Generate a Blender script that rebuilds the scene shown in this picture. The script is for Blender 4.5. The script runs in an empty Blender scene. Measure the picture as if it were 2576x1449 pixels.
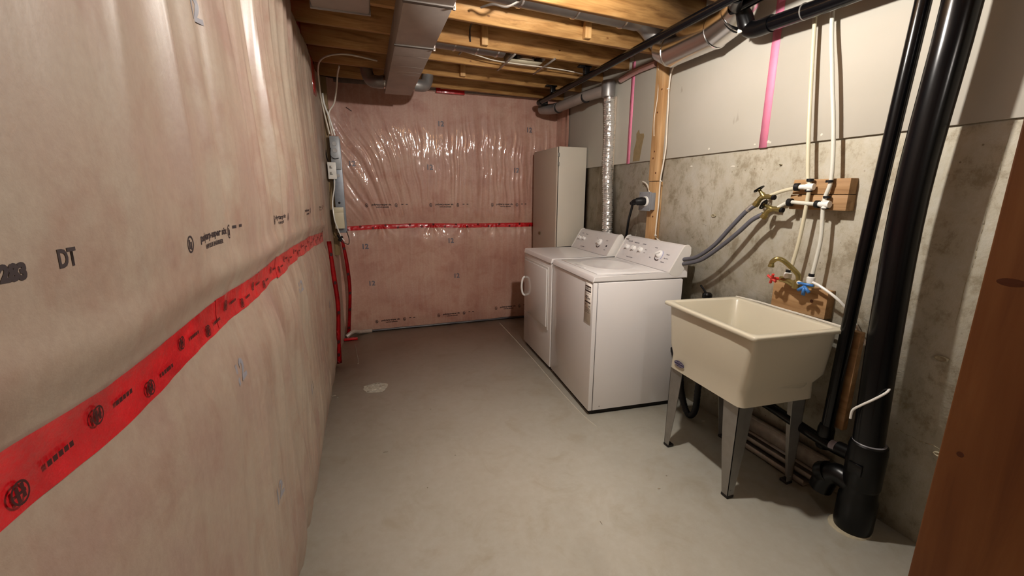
import bpy, bmesh, math, random
from mathutils import Vector, Matrix, noise
PI = math.pi
SC = bpy.context.scene
COL = SC.collection
rnd = random.Random(7)

# ------------------------------------------------------------------ camera
cam_data = bpy.data.cameras.new('camera'); cam = bpy.data.objects.new('camera', cam_data); COL.objects.link(cam)
cam_data.sensor_width = 36.0; cam_data.lens = 14.716; cam_data.clip_start = 0.02
R = Vector((0.94537, -0.32596, 0.00380)); U = Vector((0.06736, 0.20678, 0.97606)); F = Vector((0.31894, 0.92249, -0.21744))
F.normalize(); R = (R - F * R.dot(F)).normalized(); U = R.cross(F)
cam.matrix_world = Matrix(((R.x, U.x, -F.x, 0), (R.y, U.y, -F.y, 0), (R.z, U.z, -F.z, 1.348), (0, 0, 0, 1)))
SC.camera = cam
# ------------------------------------------------------------------ world, exposure
w = bpy.data.worlds.new('world'); SC.world = w; w.use_nodes = True
w.node_tree.nodes['Background'].inputs[0].default_value = (1.0, 0.86, 0.72, 1)
w.node_tree.nodes['Background'].inputs[1].default_value = 0.02
SC.view_settings.view_transform = 'Standard'; SC.view_settings.look = 'None'
SC.view_settings.gamma = 1.0; SC.view_settings.use_curve_mapping = False
SC.view_settings.exposure = 0.75
BULB = Vector((0.92, 1.40, 2.12)); BULB_STRENGTH = 1500.0; BULB_COLOR = (1.0, 0.945, 0.875)

# ------------------------------------------------------------------ materials
def C3(h):
    if isinstance(h, str):
        v = [int(h[i:i+2], 16) / 255 for i in (0, 2, 4)]
        return tuple([(c / 12.92 if c < .04045 else ((c + .055) / 1.055) ** 2.4) for c in v] + [1])
    return tuple(h) + (1,)
def new_mat(name, rough=.5, metal=0.0, coat=0.0, coat_rough=.1):
    m = bpy.data.materials.new(name); m.use_nodes = True
    b = m.node_tree.nodes['Principled BSDF']
    b.inputs['Roughness'].default_value = rough; b.inputs['Metallic'].default_value = metal
    b.inputs['Coat Weight'].default_value = coat; b.inputs['Coat Roughness'].default_value = coat_rough
    return m, m.node_tree, b
def coords(nt, scale=(1, 1, 1), kind='Object', rot=(0, 0, 0)):
    tc = nt.nodes.new('ShaderNodeTexCoord'); mp = nt.nodes.new('ShaderNodeMapping')
    mp.inputs['Scale'].default_value = scale; mp.inputs['Rotation'].default_value = rot
    nt.links.new(tc.outputs[kind], mp.inputs['Vector']); return mp.outputs['Vector']
def noise_tex(nt, vec, scale, detail=4, rough=.55, dist=0.0):
    n = nt.nodes.new('ShaderNodeTexNoise'); n.inputs['Scale'].default_value = scale
    n.inputs['Detail'].default_value = detail; n.inputs['Roughness'].default_value = rough; n.inputs['Distortion'].default_value = dist
    nt.links.new(vec, n.inputs['Vector']); return n.outputs['Fac']
def ramp(nt, fac, stops):
    r = nt.nodes.new('ShaderNodeValToRGB'); e = r.color_ramp.elements
    while len(e) < len(stops): e.new(.5)
    for i, (p, c) in enumerate(stops): e[i].position = p; e[i].color = C3(c)
    nt.links.new(fac, r.inputs['Fac']); return r.outputs['Color']
def mixc(nt, fac, a, b, mode='MIX'):
    m = nt.nodes.new('ShaderNodeMix'); m.data_type = 'RGBA'; m.blend_type = mode
    if isinstance(fac, float): m.inputs[0].default_value = fac
    else: nt.links.new(fac, m.inputs[0])
    for k, s in ((6, a), (7, b)):
        if isinstance(s, (str, tuple)): m.inputs[k].default_value = C3(s)
        else: nt.links.new(s, m.inputs[k])
    return m.outputs[2]
def bump(nt, b, h, strength=.3, dist=.01, sock='Normal'):
    n = nt.nodes.new('ShaderNodeBump'); n.inputs['Strength'].default_value = strength; n.inputs['Distance'].default_value = dist
    nt.links.new(h, n.inputs['Height']); nt.links.new(n.outputs['Normal'], b.inputs[sock])
MC = {}
def plain(name, col, rough=.5, metal=0.0, coat=0.0, var=.06, bs=0.0, scale=30):
    if name in MC: return MC[name]
    m, nt, b = new_mat(name, rough, metal, coat)
    c = C3(col); v = coords(nt); f = noise_tex(nt, v, scale)
    lo = tuple(x * (1 - var) for x in c[:3]); hi = tuple(min(1, x * (1 + var)) for x in c[:3])
    nt.links.new(ramp(nt, f, [(.3, lo), (.7, hi)]), b.inputs['Base Color'])
    if bs: bump(nt, b, f, bs, .002)
    if 'abs' in name or 'rubber' in name: b.inputs['Specular IOR Level'].default_value = .32
    MC[name] = m; return m
def wood(name, axis, c1='94693a', c2='cc9d62', c3='e0bb84', rough=.6):
    m, nt, b = new_mat(name, rough)
    s = [14, 14, 14]; s[axis] = 1.1
    v = coords(nt, tuple(s)); f = noise_tex(nt, v, 2.2, 5, .6, .6)
    v2 = coords(nt, tuple(5 if i != axis else 1.6 for i in range(3))); f2 = noise_tex(nt, v2, 1.6, 2)
    col = ramp(nt, f, [(.28, c1), (.5, c2), (.75, c3)])
    oi = nt.nodes.new('ShaderNodeObjectInfo')
    var = ramp(nt, oi.outputs['Random'], [(0.0, 'd8d0c0'), (1.0, 'ffffff')])
    col = mixc(nt, .8, col, var, 'MULTIPLY')
    dk = ramp(nt, f2, [(.3, 'c9b08c'), (.6, 'ffffff')])
    nt.links.new(mixc(nt, .6, col, dk, 'MULTIPLY'), b.inputs['Base Color'])
    bump(nt, b, f, .15, .003); return m
WOODX, WOODY, WOODZ = wood('wood_along_x', 0), wood('wood_along_y', 1), wood('wood_along_z', 2)
WOODPOST = wood('wood_post', 2, '84522a', 'a06c3b', 'ae7c4a', .5)
WOODSTUD = wood('wood_stud', 2, 'a98257', 'c79f70', 'd4b288', .6)
WOODBLOCK = wood('wood_block', 1, '94704c', 'b49066', 'c4a27c', .7)

def m_plastic(name, base3, fold, fold_amt, crough, streak):
    """pink glass wool seen through milky polyethylene film"""
    m, nt, b = new_mat(name, .5, 0, 1.0 if crough < .1 else .55, crough)
    b.inputs['Coat IOR'].default_value = 1.5
    v = coords(nt); f = noise_tex(nt, v, 2.6, 5, .6, .3); f2 = noise_tex(nt, v, 60, 4, .75); f3 = noise_tex(nt, v, 6.5, 4, .6, .5)
    base = ramp(nt, f, [(.34, base3[0]), (.5, base3[1]), (.66, base3[2])])
    mott = ramp(nt, f2, [(.3, 'dccfc8'), (.7, 'ffffff')])
    pk = ramp(nt, f3, [(.34, 'd9aca2'), (.50, 'ffffff')])
    c = mixc(nt, .45, base, mott, 'MULTIPLY'); c = mixc(nt, .35, c, pk, 'MULTIPLY')
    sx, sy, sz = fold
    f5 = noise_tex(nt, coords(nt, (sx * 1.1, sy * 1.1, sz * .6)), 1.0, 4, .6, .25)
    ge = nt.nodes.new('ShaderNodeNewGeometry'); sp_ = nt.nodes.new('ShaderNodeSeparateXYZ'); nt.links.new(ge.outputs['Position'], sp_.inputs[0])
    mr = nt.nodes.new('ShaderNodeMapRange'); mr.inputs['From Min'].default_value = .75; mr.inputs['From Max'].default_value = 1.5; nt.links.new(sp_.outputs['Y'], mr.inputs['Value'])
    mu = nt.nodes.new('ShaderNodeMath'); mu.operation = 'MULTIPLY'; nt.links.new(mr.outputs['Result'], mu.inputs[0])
    nt.links.new(ramp(nt, f5, [(.50, (0, 0, 0)), (.60, (streak,) * 3), (.68, (streak * .3,) * 3)]), mu.inputs[1])
    c = mixc(nt, mu.outputs[0], c, 'd6c4b0')  # pale streaks in the colour stand for lamp-lit folds and layered film
    nt.links.new(c, b.inputs['Base Color'])
    fw = noise_tex(nt, coords(nt, fold), 1.0, 3, .5, .3)
    if fold_amt: bump(nt, b, fw, fold_amt, .02, 'Coat Normal')
    bump(nt, b, f2, .15, .004)
    return m
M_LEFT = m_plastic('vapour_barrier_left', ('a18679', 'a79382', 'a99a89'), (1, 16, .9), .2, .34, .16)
M_BACK = m_plastic('vapour_barrier_back', ('bd8f80', 'c79c8b', 'cda795'), (30, 1, 2.2), .35, .04, .12)
def m_tape():
    m, nt, b = new_mat('red_tape', .28, 0, .5, .08)
    v = coords(nt); f = noise_tex(nt, v, 12, 4)
    nt.links.new(ramp(nt, f, [(.3, 'a80c16'), (.7, 'd8121f')]), b.inputs['Base Color'])
    bump(nt, b, noise_tex(nt, v, 45, 4), .6, .006); return m
M_TAPE = m_tape()
def m_concrete(name, floor):
    m, nt, b = new_mat(name, .55 if floor else .85)
    v = coords(nt)
    if floor:
        f = noise_tex(nt, v, 1.3, 5, .6, .4); f2 = noise_tex(nt, v, 22, 5, .7); f4 = noise_tex(nt, v, 5.0, 6, .65, 1.0)
        c = ramp(nt, f, [(.3, 'c1bcae'), (.5, 'cac6b9'), (.72, 'd0ccc0')])
        st = ramp(nt, f4, [(.28, 'e2d9c8'), (.48, 'ffffff')])
        c = mixc(nt, .5, c, st, 'MULTIPLY')
        mo = ramp(nt, f2, [(.3, 'ebe6de'), (.7, 'ffffff')])
        nt.links.new(mixc(nt, .5, c, mo, 'MULTIPLY'), b.inputs['Base Color'])
        b.inputs['Roughness'].default_value = .33
        bump(nt, b, f2, .12, .003)
    else:
        f = noise_tex(nt, v, 1.1, 6, .65, .5); f2 = noise_tex(nt, coords(nt, (1, 1, .8)), 11, 6, .75, .15); f3 = noise_tex(nt, v, 30, 5, .7)
        c = ramp(nt, f, [(.25, 'aca798'), (.5, 'bbb6a9'), (.75, 'c8c4b9')])
        st = ramp(nt, f2, [(.36, 'b8ab90'), (.49, 'f1ece1'), (.66, 'ffffff')])
        c = mixc(nt, .75, c, st, 'MULTIPLY')
        vo = nt.nodes.new('ShaderNodeTexVoronoi'); vo.inputs['Scale'].default_value = 26; nt.links.new(v, vo.inputs['Vector'])
        pit = ramp(nt, vo.outputs['Distance'], [(.05, '8a8069'), (.11, 'ffffff')])
        pm = ramp(nt, noise_tex(nt, v, 4, 2), [(.5, (0, 0, 0)), (.6, (.7, .7, .7))])
        c2 = mixc(nt, pm, c, mixc(nt, 1.0, c, pit, 'MULTIPLY'))
        nt.links.new(c2, b.inputs['Base Color'])
        bump(nt, b, f3, .5, .006)
    return m
M_FLOOR, M_CONC = m_concrete('painted_concrete_floor', True), m_concrete('poured_concrete_wall', False)
def m_drywall():
    m, nt, b = new_mat('drywall', .8)
    v = coords(nt); f = noise_tex(nt, v, 1.5, 4); 
    c = ramp(nt, f, [(.3, 'aaa497'), (.7, 'b3ada2')])
    sp = ramp(nt, noise_tex(nt, coords(nt, (1, 1, .4)), 9, 3), [(.22, 'a79f8e'), (.27, 'ffffff')])
    nt.links.new(mixc(nt, .6, c, sp, 'MULTIPLY'), b.inputs['Base Color']); return m
M_DRY = m_drywall()
M_PINK = plain('pink_tape', 'f08cab', .6)
M_WHITE = plain('white_enamel', 'e6e3e2', .22, 0, .5, .015, scale=3)
M_WHITEP = plain('white_plastic', 'dedbd6', .35, 0, .2, .02)
M_CONSOLE = plain('console_plastic', 'd5d1d0', .3, 0, .2, .02)
M_KNOB = plain('knob_plastic', 'ebe9e6', .25, 0, .3, .01)
M_PRINT = plain('black_ink', '33282a', .5)
M_PRINTG = plain('grey_ink', '6c6670', .5)
M_PRINTL = plain('pale_grey_ink', '8d8a90', .5)
M_PRINTB = plain('pale_blue_ink', '9aa0cc', .5)
M_DRED = plain('dark_tape_ink', '3a060a', .4)
M_TUB = plain('cream_moulded_plastic', 'cbc3ae', .33, 0, .15, .02, scale=4)
M_GALV = plain('galvanised_steel', '9d9a98', .42, .7, 0, .14, scale=9)
M_DUCT = plain('galvanised_duct', 'a69a92', .55, .45, 0, .10, scale=6)
M_CHROME = plain('bright_tin', 'dcdad8', .24, 1.0, 0, .05, scale=5)
M_LEG = plain('leg_steel', '8f8c87', .4, .6, 0, .08)
M_ABS = plain('black_abs', '060608', .2, 0, 0, .1)
M_ABSF = plain('black_abs_fitting', '050506', .3, 0, 0, .1)
M_RUB = plain('black_rubber', '111013', .5)
M_HOSE = plain('grey_rubber_hose', '5a5960', .45)
M_BRASS = plain('brass', 'a3935e', .3, .85, 0, .12)
M_PEX = plain('cream_pex', 'cdc5aa', .35, 0, .2, .03)
M_PEXW = plain('white_pex', 'd0cec2', .35, 0, .2, .02)
M_FIT = plain('white_fitting', 'e8e6e0', .3)
M_RED = plain('red_plastic', 'c8352c', .4)
M_BLUE = plain('blue_plastic', '3a74b8', .4)
M_CAB = plain('cabinet_laminate', 'c9c2b4', .45, 0, .1, .03, scale=3)
M_CABD = plain('cabinet_front', 'b7a797', .45, 0, .1, .03, scale=3)
M_BOX = plain('grey_outlet_box', '85868a', .45)
M_DARK = plain('dark_gap', '1a1512', .8)
M_TORN = plain('torn_board_paper', '857251', .9, 0, 0, .12)
M_PUTTY = plain('joint_compound', 'cdc7b9', .8)
M_SUB = plain('subfloor_sheet', '5a3c22', .8, 0, 0, .15, scale=8)
M_CABLE = plain('white_cable', 'dcd3c4', .45)
M_STRAP = plain('steel_strap', 'b0a8a0', .4, .7)
M_TRACK = plain('dusty_steel_track', 'a39a90', .6, .3, 0, .2)
M_KNOT = plain('wood_knot', '5c2f12', .6, 0, 0, .2)
M_NAVY = plain('navy_badge', '2c2752', .3)
M_SILVER = plain('silver_badge', 'a49db0', .3, .3)
M_PATCH = plain('floor_patch', 'a8a294', .8, 0, 0, .22, .8, 60)
M_SCUFF = plain('floor_scuff', '8d8373', .8, 0, 0, .2)

# ------------------------------------------------------------------ mesh helpers
def BM(): return bmesh.new()
def box(bm, a, b, bev=0.0, mtx=None):
    lo = [min(p, q) for p, q in zip(a, b)]; hi = [max(p, q) for p, q in zip(a, b)]
    r = bmesh.ops.create_cube(bm, size=1)['verts']
    for v in r: v.co = Vector([lo[i] + (v.co[i] + .5) * (hi[i] - lo[i]) for i in range(3)])
    if bev > 0:
        es = list({e for v in r for e in v.link_edges})
        res = bmesh.ops.bevel(bm, geom=es, offset=bev, segments=2, affect='EDGES', profile=.5)
        r = list({v for f in res['faces'] for v in f.verts} | {v for v in r if v.is_valid})
        if mtx:
            seen = set()
            stack = [r[0]]
            while stack:
                v = stack.pop()
                if v in seen: continue
                seen.add(v); stack += [e.other_vert(v) for e in v.link_edges]
            r = list(seen)
    if mtx:
        for v in r: v.co = mtx @ v.co
    return bm
def smooth_path(pts, n=6):
    pts = [Vector(p) for p in pts]
    if len(pts) < 3: return pts
    out = []
    for i in range(len(pts) - 1):
        p0 = pts[max(i - 1, 0)]; p1 = pts[i]; p2 = pts[i + 1]; p3 = pts[min(i + 2, len(pts) - 1)]
        for k in range(n):
            t = k / n
            out.append(.5 * ((2 * p1) + (p2 - p0) * t + (2 * p0 - 5 * p1 + 4 * p2 - p3) * t * t + (3 * p1 - p0 - 3 * p2 + p3) * t ** 3))
    out.append(pts[-1]); return out
def tube(bm, pts, r, seg=12, cap=True, rr=None, flat=None):
    pts = [Vector(p) for p in pts]; rings = []; up = None
    for i, p in enumerate(pts):
        t = (pts[min(i + 1, len(pts) - 1)] - pts[max(i - 1, 0)]).normalized()
        if up is None:
            up = Vector((0, 0, 1)) if abs(t.z) < .9 else Vector((1, 0, 0))
        a = (up - t * up.dot(t)).normalized(); up = a; b = t.cross(a)
        q = rr[i] if rr else r
        rings.append([bm.verts.new(p + (a * math.cos(2 * PI * k / seg) + b * math.sin(2 * PI * k / seg) * (flat or 1)) * q) for k in range(seg)])
    for i in range(len(rings) - 1):
        for k in range(seg):
            f = bm.faces.new((rings[i][k], rings[i][(k + 1) % seg], rings[i + 1][(k + 1) % seg], rings[i + 1][k])); f.smooth = True
    if cap: bm.faces.new(rings[0][::-1]); bm.faces.new(rings[-1])
    return bm
def lathe(bm, o, axis, prof, seg=20, scale=(1, 1)):
    """prof: list of (distance along axis, radius)"""
    o = Vector(o); ax = Vector(axis).normalized()
    up = Vector((0, 0, 1)) if abs(ax.z) < .9 else Vector((1, 0, 0))
    a = (up - ax * up.dot(ax)).normalized(); b = ax.cross(a); rings = []
    for d, r in prof:
        rings.append([bm.verts.new(o + ax * d + (a * math.cos(2 * PI * k / seg) * scale[0] + b * math.sin(2 * PI * k / seg) * scale[1]) * max(r, 1e-4)) for k in range(seg)])
    for i in range(len(rings) - 1):
        sharp = False
        for k in range(seg):
            f = bm.faces.new((rings[i][k], rings[i][(k + 1) % seg], rings[i + 1][(k + 1) % seg], rings[i + 1][k])); f.smooth = True
    bm.faces.new(rings[0][::-1]); bm.faces.new(rings[-1]); return bm
def prism(bm, poly, axis, a, b):
    """poly in the two other axes (cyclic order), extruded along axis index from a to b"""
    o = [(axis + 1) % 3, (axis + 2) % 3]
    def mk(t):
        vs = []
        for p in poly:
            c = [0, 0, 0]; c[axis] = t; c[o[0]] = p[0]; c[o[1]] = p[1]; vs.append(bm.verts.new(c))
        return vs
    A, B = mk(a), mk(b); n = len(poly)
    bm.faces.new(A[::-1]); bm.faces.new(B)
    for i in range(n): bm.faces.new((A[i], A[(i + 1) % n], B[(i + 1) % n], B[i]))
    return bm
def quad_round(c, r, n=5):
    """rounded corner outline of quad c (4 xy points, ccw)"""
    out = []
    for i in range(4):
        p = Vector(c[i]); a = (Vector(c[i - 1]) - p).normalized(); b = (Vector(c[(i + 1) % 4]) - p).normalized()
        s, e = p + a * r, p + b * r
        for k in range(n + 1):
            t = k / n; out.append(s * (1 - t) ** 2 + p * 2 * t * (1 - t) + e * t * t)
    return out
def loft(bm, levels, close_first=True, close_last=True):
    rings = [[bm.verts.new((p[0], p[1], z)) for p in pts] for pts, z in levels]; n = len(rings[0])
    for i in range(len(rings) - 1):
        for k in range(n):
            f = bm.faces.new((rings[i][k], rings[i][(k + 1) % n], rings[i + 1][(k + 1) % n], rings[i + 1][k])); f.smooth = True
    if close_first: bm.faces.new(rings[0][::-1])
    if close_last: bm.faces.new(rings[-1])
    return bm
WM = {}
def link(name, bm, mat, parent=None, local=False, angle=35):
    bmesh.ops.recalc_face_normals(bm, faces=bm.faces[:])
    me = bpy.data.meshes.new(name); o = bpy.data.objects.new(name, me); COL.objects.link(o)
    if parent is None:
        xs = [v.co for v in bm.verts]
        lo = [min(v[i] for v in xs) for i in range(3)]; hi = [max(v[i] for v in xs) for i in range(3)]
        loc = Vector(((lo[0] + hi[0]) / 2, (lo[1] + hi[1]) / 2, lo[2])); M = Matrix.Translation(loc)
        bm.transform(M.inverted()); o.matrix_world = M; WM[o] = M
    else:
        o.parent = parent
        if local: WM[o] = WM[parent]
        else: bm.transform(WM[parent].inverted()); WM[o] = WM[parent]
    for e in bm.edges:
        if len(e.link_faces) == 2 and e.calc_face_angle(0) > math.radians(angle): e.smooth = False
    bm.to_mesh(me); bm.free(); me.materials.append(mat)
    for p in me.polygons: p.use_smooth = True
    return o
def tag(o, label, cat=None, group=None, kind=None):
    if label: o['label'] = label
    if cat: o['category'] = cat
    if group: o['group'] = group
    if kind: o['kind'] = kind
    return o
def thing(name, label, cat, loc, rz=0.0, group=None):
    o = bpy.data.objects.new(name, None); COL.objects.link(o); o.empty_display_size = .1
    o.location = loc; o.rotation_euler = (0, 0, rz); WM[o] = Matrix.Translation(loc) @ Matrix.Rotation(rz, 4, 'Z')
    return tag(o, label, cat, group)
def struct(name, bm, mat, label=None):
    o = link(name, bm, mat); o['kind'] = 'structure'
    if label: o['label'] = label
    return o
def bx(a, b, bev=0.0): return box(BM(), a, b, bev)
def tb(pts, r, seg=10, smooth=True, n=6): return tube(BM(), smooth_path(pts, n) if smooth else pts, r, seg)

# ------------------------------------------------------------------ the setting
ZJ, ZC = 2.28, 2.515
fl = struct('floor', bx((-.75, -2.6, -.05), (2.3, 4.6, 0)), M_FLOOR, 'grey painted concrete floor')
struct('ceiling', bx((-.75, -2.6, ZC), (2.3, 4.6, ZC + .03)), M_SUB, 'dark subfloor sheets above the joists')
struct('wall_front', bx((-.75, -2.65, 0), (2.3, -2.6, ZC)), M_DRY)
wr = struct('wall_right', bx((1.983, -2.6, 0), (2.2, 4.6, ZC)), M_CONC, 'bare poured concrete wall with drywall on its upper half')
struct('wall_left', bx((-.75, -2.6, 0), (-.42, 4.6, ZC)), M_CONC)
struct('wall_back', bx((-.75, 4.40, 0), (2.2, 4.6, ZC)), M_CONC)

for y0, y1 in ((-1.83, -.64), (-.636, .555), (.559, 1.748), (1.752, 2.93), (2.934, 4.24)):
    link('drywall_panel', bx((1.970, y0, 1.592), (1.983, y1, ZC - .005), .002), M_DRY, wr)
tag(link('seam_tape', bx((1.9685, 1.706, 1.590), (1.9702, 1.752, 2.32)), M_PINK, wr), 'wide pink tape strip on the drywall beside the elbow pipe')
tag(link('seam_tape', bx((1.9685, 2.908, 1.588), (1.9702, 2.950, 2.32)), M_PINK, wr), 'pink tape strip between foil duct and stud')
tag(link('seam_tape', bx((1.9680, 1.25, 2.262), (1.9696, 1.74, 2.315)), M_PINK, wr), 'pink tape running level behind the black elbow pipe')
# torn paper patch and putty dabs
bm = BM(); pts = [(2.783, 1.60), (2.868, 1.60), (2.862, 1.68), (2.838, 1.75), (2.842, 1.80), (2.815, 1.825), (2.80, 1.795), (2.752, 1.79), (2.745, 1.77), (2.765, 1.70)]
prism(bm, [(y, z) for y, z in pts], 0, 1.9688, 1.9701)
tag(link('torn_patch', bm, M_TORN, wr), 'brown torn paper patch on the drywall')
for (y, z, r) in ((1.78, 1.612, .006), (1.70, 1.616, .009), (1.688, 1.612, .006), (2.10, 1.62, .008), (1.43, 1.617, .007)):
    link('putty_dab', lathe(BM(), (1.9705, y, z), (-1, 0, 0), [(0, r), (.002, r * .8), (.003, .001)], 9), M_PUTTY, wr)
# form seams, tie holes and ridges of the poured concrete
def jag(bm, x, y0, z0, y1, z1, wdt, n=24, seed=0):
    for k in range(n):
        t0, t1 = k / n, (k + 1) / n
        dy = lambda t: .008 * noise.noise(Vector((t * 7, seed, 0))) * (abs(z1 - z0) > abs(y1 - y0))
        dz = lambda t: .008 * noise.noise(Vector((t * 7, seed, 3))) * (abs(z1 - z0) <= abs(y1 - y0))
        a = Vector((x, y0 + (y1 - y0) * t0 + dy(t0), z0 + (z1 - z0) * t0 + dz(t0))); b = Vector((x, y0 + (y1 - y0) * t1 + dy(t1), z0 + (z1 - z0) * t1 + dz(t1)))
        tube(bm, [a, b], wdt * (.6 + .6 * abs(noise.noise(Vector((k * .7, seed, 9))))), 5)
    return bm
M_CSEAM = plain('concrete_ridge', 'a39a82', .9, 0, 0, .15)
for i, (y, z0, z1) in enumerate(((2.05, .95, 1.59), (2.78, 1.0, 1.59), (.845, 0.9, 1.55), (.62, .2, 1.2), (3.40, .9, 1.59))):
    link('form_seam', jag(BM(), 1.984, y, z0, y - .02, z1, .0022, 22, i), M_CSEAM, wr)
link('form_seam', jag(BM(), 1.984, .95, .42, .70, .42, .003, 12, 8), M_CSEAM, wr)
for y, z, r in ((.857, .762, .018), (2.017, 1.23, .014), (2.05, .97, .008), (.80, .40, .014), (2.72, 1.42, .006), (1.62, 1.50, .006)):
    link('tie_hole', lathe(BM(), (1.9835, y, z), (-1, 0, 0), [(0, r), (.008, r), (.010, r * .8), (.004, r * .6), (.003, .002)], 14, (.6, 1.2)), M_CSEAM, wr)
for y, z, r in ((1.92, 1.51, .018), (2.25, 1.53, .014)):
    link('putty_dab', lathe(BM(), (1.9835, y, z), (-1, .0, .3), [(0, r), (.002, r * .6), (.003, .001)], 9, (.35, 1.0)), M_PUTTY, wr)

# ---- plastic covered insulation: puffy pleated sheets
def ridge(x): return 1 - abs(2 * (x - math.floor(x + .5)))
def N(a, b, c=0.0): return noise.noise(Vector((a, b, c)))
TZ = ((-3, 1.10), (.40, 1.106), (.60, 1.094), (.97, 1.104), (1.28, 1.097), (1.66, 1.102), (2.0, 1.100), (2.4, 1.090), (3.3, 1.054), (4, 1.05))
def tape_z_left(y):
    for (a, p), (b, q_) in zip(TZ, TZ[1:]):
        if y <= b: t = (y - a) / (b - a); t = t * t * (3 - 2 * t); return p + (q_ - p) * t
    return 1.05
def left_x(y, z):
    tz = tape_z_left(y); d = z - tz
    x = -.304
    pf = 1 - math.exp(-(d / .11) ** 2)
    x += .016 * pf
    x += .020 * math.exp(-((d - .085) / .035) ** 2) * (.6 + .5 * N(y * 3, 5))          # lip of the upper sheet over the tape
    x += .018 * N(y * 1.1, z * 1.3, 1) * pf
    farm = max(0, min(1, (y - .55) / .5))
    if d > 0: k = N(y * 9 + (z - 1.2) * .5 * (y - 1.2) + .5 * N(y, z * .9, 4), z * .32, 2); amp = .019 * min(1, d / .35)
    else: k = N(y * 6.5 + 1.4 * N(y, z * .8, 7) + (y - 1.15) * 1.5 * d, z * .5, 6); amp = .015 * min(1, -d / .25 + .15)
    x += farm * amp * (1 - abs(k) * 2.6) * (.5 + .7 * max(0, N(y * 1.6, z * .5, 8) + .4))
    x += farm * .004 * (1 - 2 * abs(N(y * 19, z * .7, 11))) * min(1, abs(d) / .2)
    if z < .25: x -= .03 * (1 - z / .25) ** 2
    if z > 2.22: x -= .03 * ((z - 2.22) / .06) ** 2
    if y > 3.28: x -= .035 * ((y - 3.28) / .12) ** 2
    return x
def sheet(us, vs, fn, thick):
    bm = BM(); g = [[bm.verts.new(fn(u, v)) for v in vs] for u in us]
    for i in range(len(us) - 1):
        for j in range(len(vs) - 1):
            f = bm.faces.new((g[i][j], g[i + 1][j], g[i + 1][j + 1], g[i][j + 1])); f.smooth = True
    return bm
def steps(*seg):
    out = []
    for a, b, n in seg: out += [a + (b - a) * k / n for k in range(n)]
    return out + [seg[-1][1]]
ys = steps((-2.6, 0, 60), (0, .6, 50), (.6, 3.40, 400)); zs = steps((0.0, 1.0, 44), (1.0, 1.3, 30), (1.3, 2.28, 44))
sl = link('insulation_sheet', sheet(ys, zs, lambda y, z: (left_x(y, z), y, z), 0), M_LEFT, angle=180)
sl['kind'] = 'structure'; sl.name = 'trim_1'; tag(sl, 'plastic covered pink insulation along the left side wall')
# end return of the sheet
bm = BM(); g = []
for z in zs:
    x0 = left_x(3.40, z); g.append([bm.verts.new((x0, 3.40, z)), bm.verts.new((x0 - .03, 3.415, z)), bm.verts.new((-.42, 3.42, z))])
for i in range(len(zs) - 1):
    for k in range(2): bm.faces.new((g[i][k], g[i][k + 1], g[i + 1][k + 1], g[i + 1][k]))
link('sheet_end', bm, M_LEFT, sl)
# recess behind it
def rec_x(y, z): return -.315 + (y - 3.42) * .06 + .012 * N(y * 5, z * .7, 3) + .006 * (1 - 2 * abs(N(y * 14, z * .6, 5)))
ys2 = steps((3.42, 4.30, 50)); zs2 = steps((0, 2.28, 50))
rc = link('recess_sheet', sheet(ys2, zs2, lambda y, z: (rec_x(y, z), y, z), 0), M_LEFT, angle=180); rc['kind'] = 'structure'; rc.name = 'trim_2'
tag(rc, 'plastic covered recess between the two upright red tapes')

def tape_z_back(x): return 1.035 + .012 * math.exp(-((x - .45) / .4) ** 2) + .003 * N(x * 5, 1) - .012 * max(0, -x * 3)
def back_y(x, z):
    tz = tape_z_back(x); d = z - tz
    y = 4.262
    pf = 1 - math.exp(-(d / .09) ** 2)
    y -= .018 * pf
    y -= .014 * N(x * 1.7, z * 1.6, 21) * pf
    if d > 0:
        u = x + .62 * max(0, min(1, (.62 - x) / .6)) * (z - 1.9)          # folds fan out from the upper left corner
        amp = .013 * min(1, d / .35) * (1.0 if z < 1.95 else max(.25, 1 - (z - 1.95) * 2.4))
        y -= amp * (1 - 2.4 * abs(N(u * 7.5, z * .5, 22))) * (.45 + .8 * max(0, N(x * 2.2, z * .7, 25) + .35))
        y -= .0045 * (1 - 2.2 * abs(N(u * 21 + .6 * N(x * 3, z * 5, 2), z * 1.3, 24))) * min(1, d / .2) * max(0, min(1, (2.12 - z) / .2))
    else:
        e = math.exp(d / .10)
        for cx in (.12, .62, .95, 1.28): 
            a = (x - cx) / (.03 - d * .8)
            y -= .012 * e * math.cos(a * 4.5) * math.exp(-a * a * .9)
        y -= .004 * (1 - 2 * abs(N(x * 16, z * 2, 27))) * math.exp(d / .2)
        y -= .010 * N(x * 3.2, z * 3.2, 28)
    if z < .12: y += .02 * (1 - z / .12)
    if x < -.12: y -= .03 * ((-.12 - x) / .12) ** 2
    return y
xs = steps((-.30, 2.0, 460)); zb = steps((.012, .9, 46), (.9, 1.2, 34), (1.2, 2.33, 80))
sb = link('back_sheet', sheet(xs, zb, lambda x, z: (x, back_y(x, z), z + (.012 * N(x * 4, 4) if z < .02 else 0)), 0), M_BACK, angle=180)
sb['kind'] = 'structure'; sb.name = 'trim_3'; tag(sb, 'shiny plastic over pink insulation on the back wall')
zr = steps((1.0, 2.25, 40)); yr = steps((3.97, 4.27, 16))
link('corner_strip', sheet(yr, zr, lambda y, z: (1.962 - .012 * (1 - 2 * abs(N(y * 9, z, 31))), y, z), 0), M_BACK, sb, angle=180)
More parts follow.
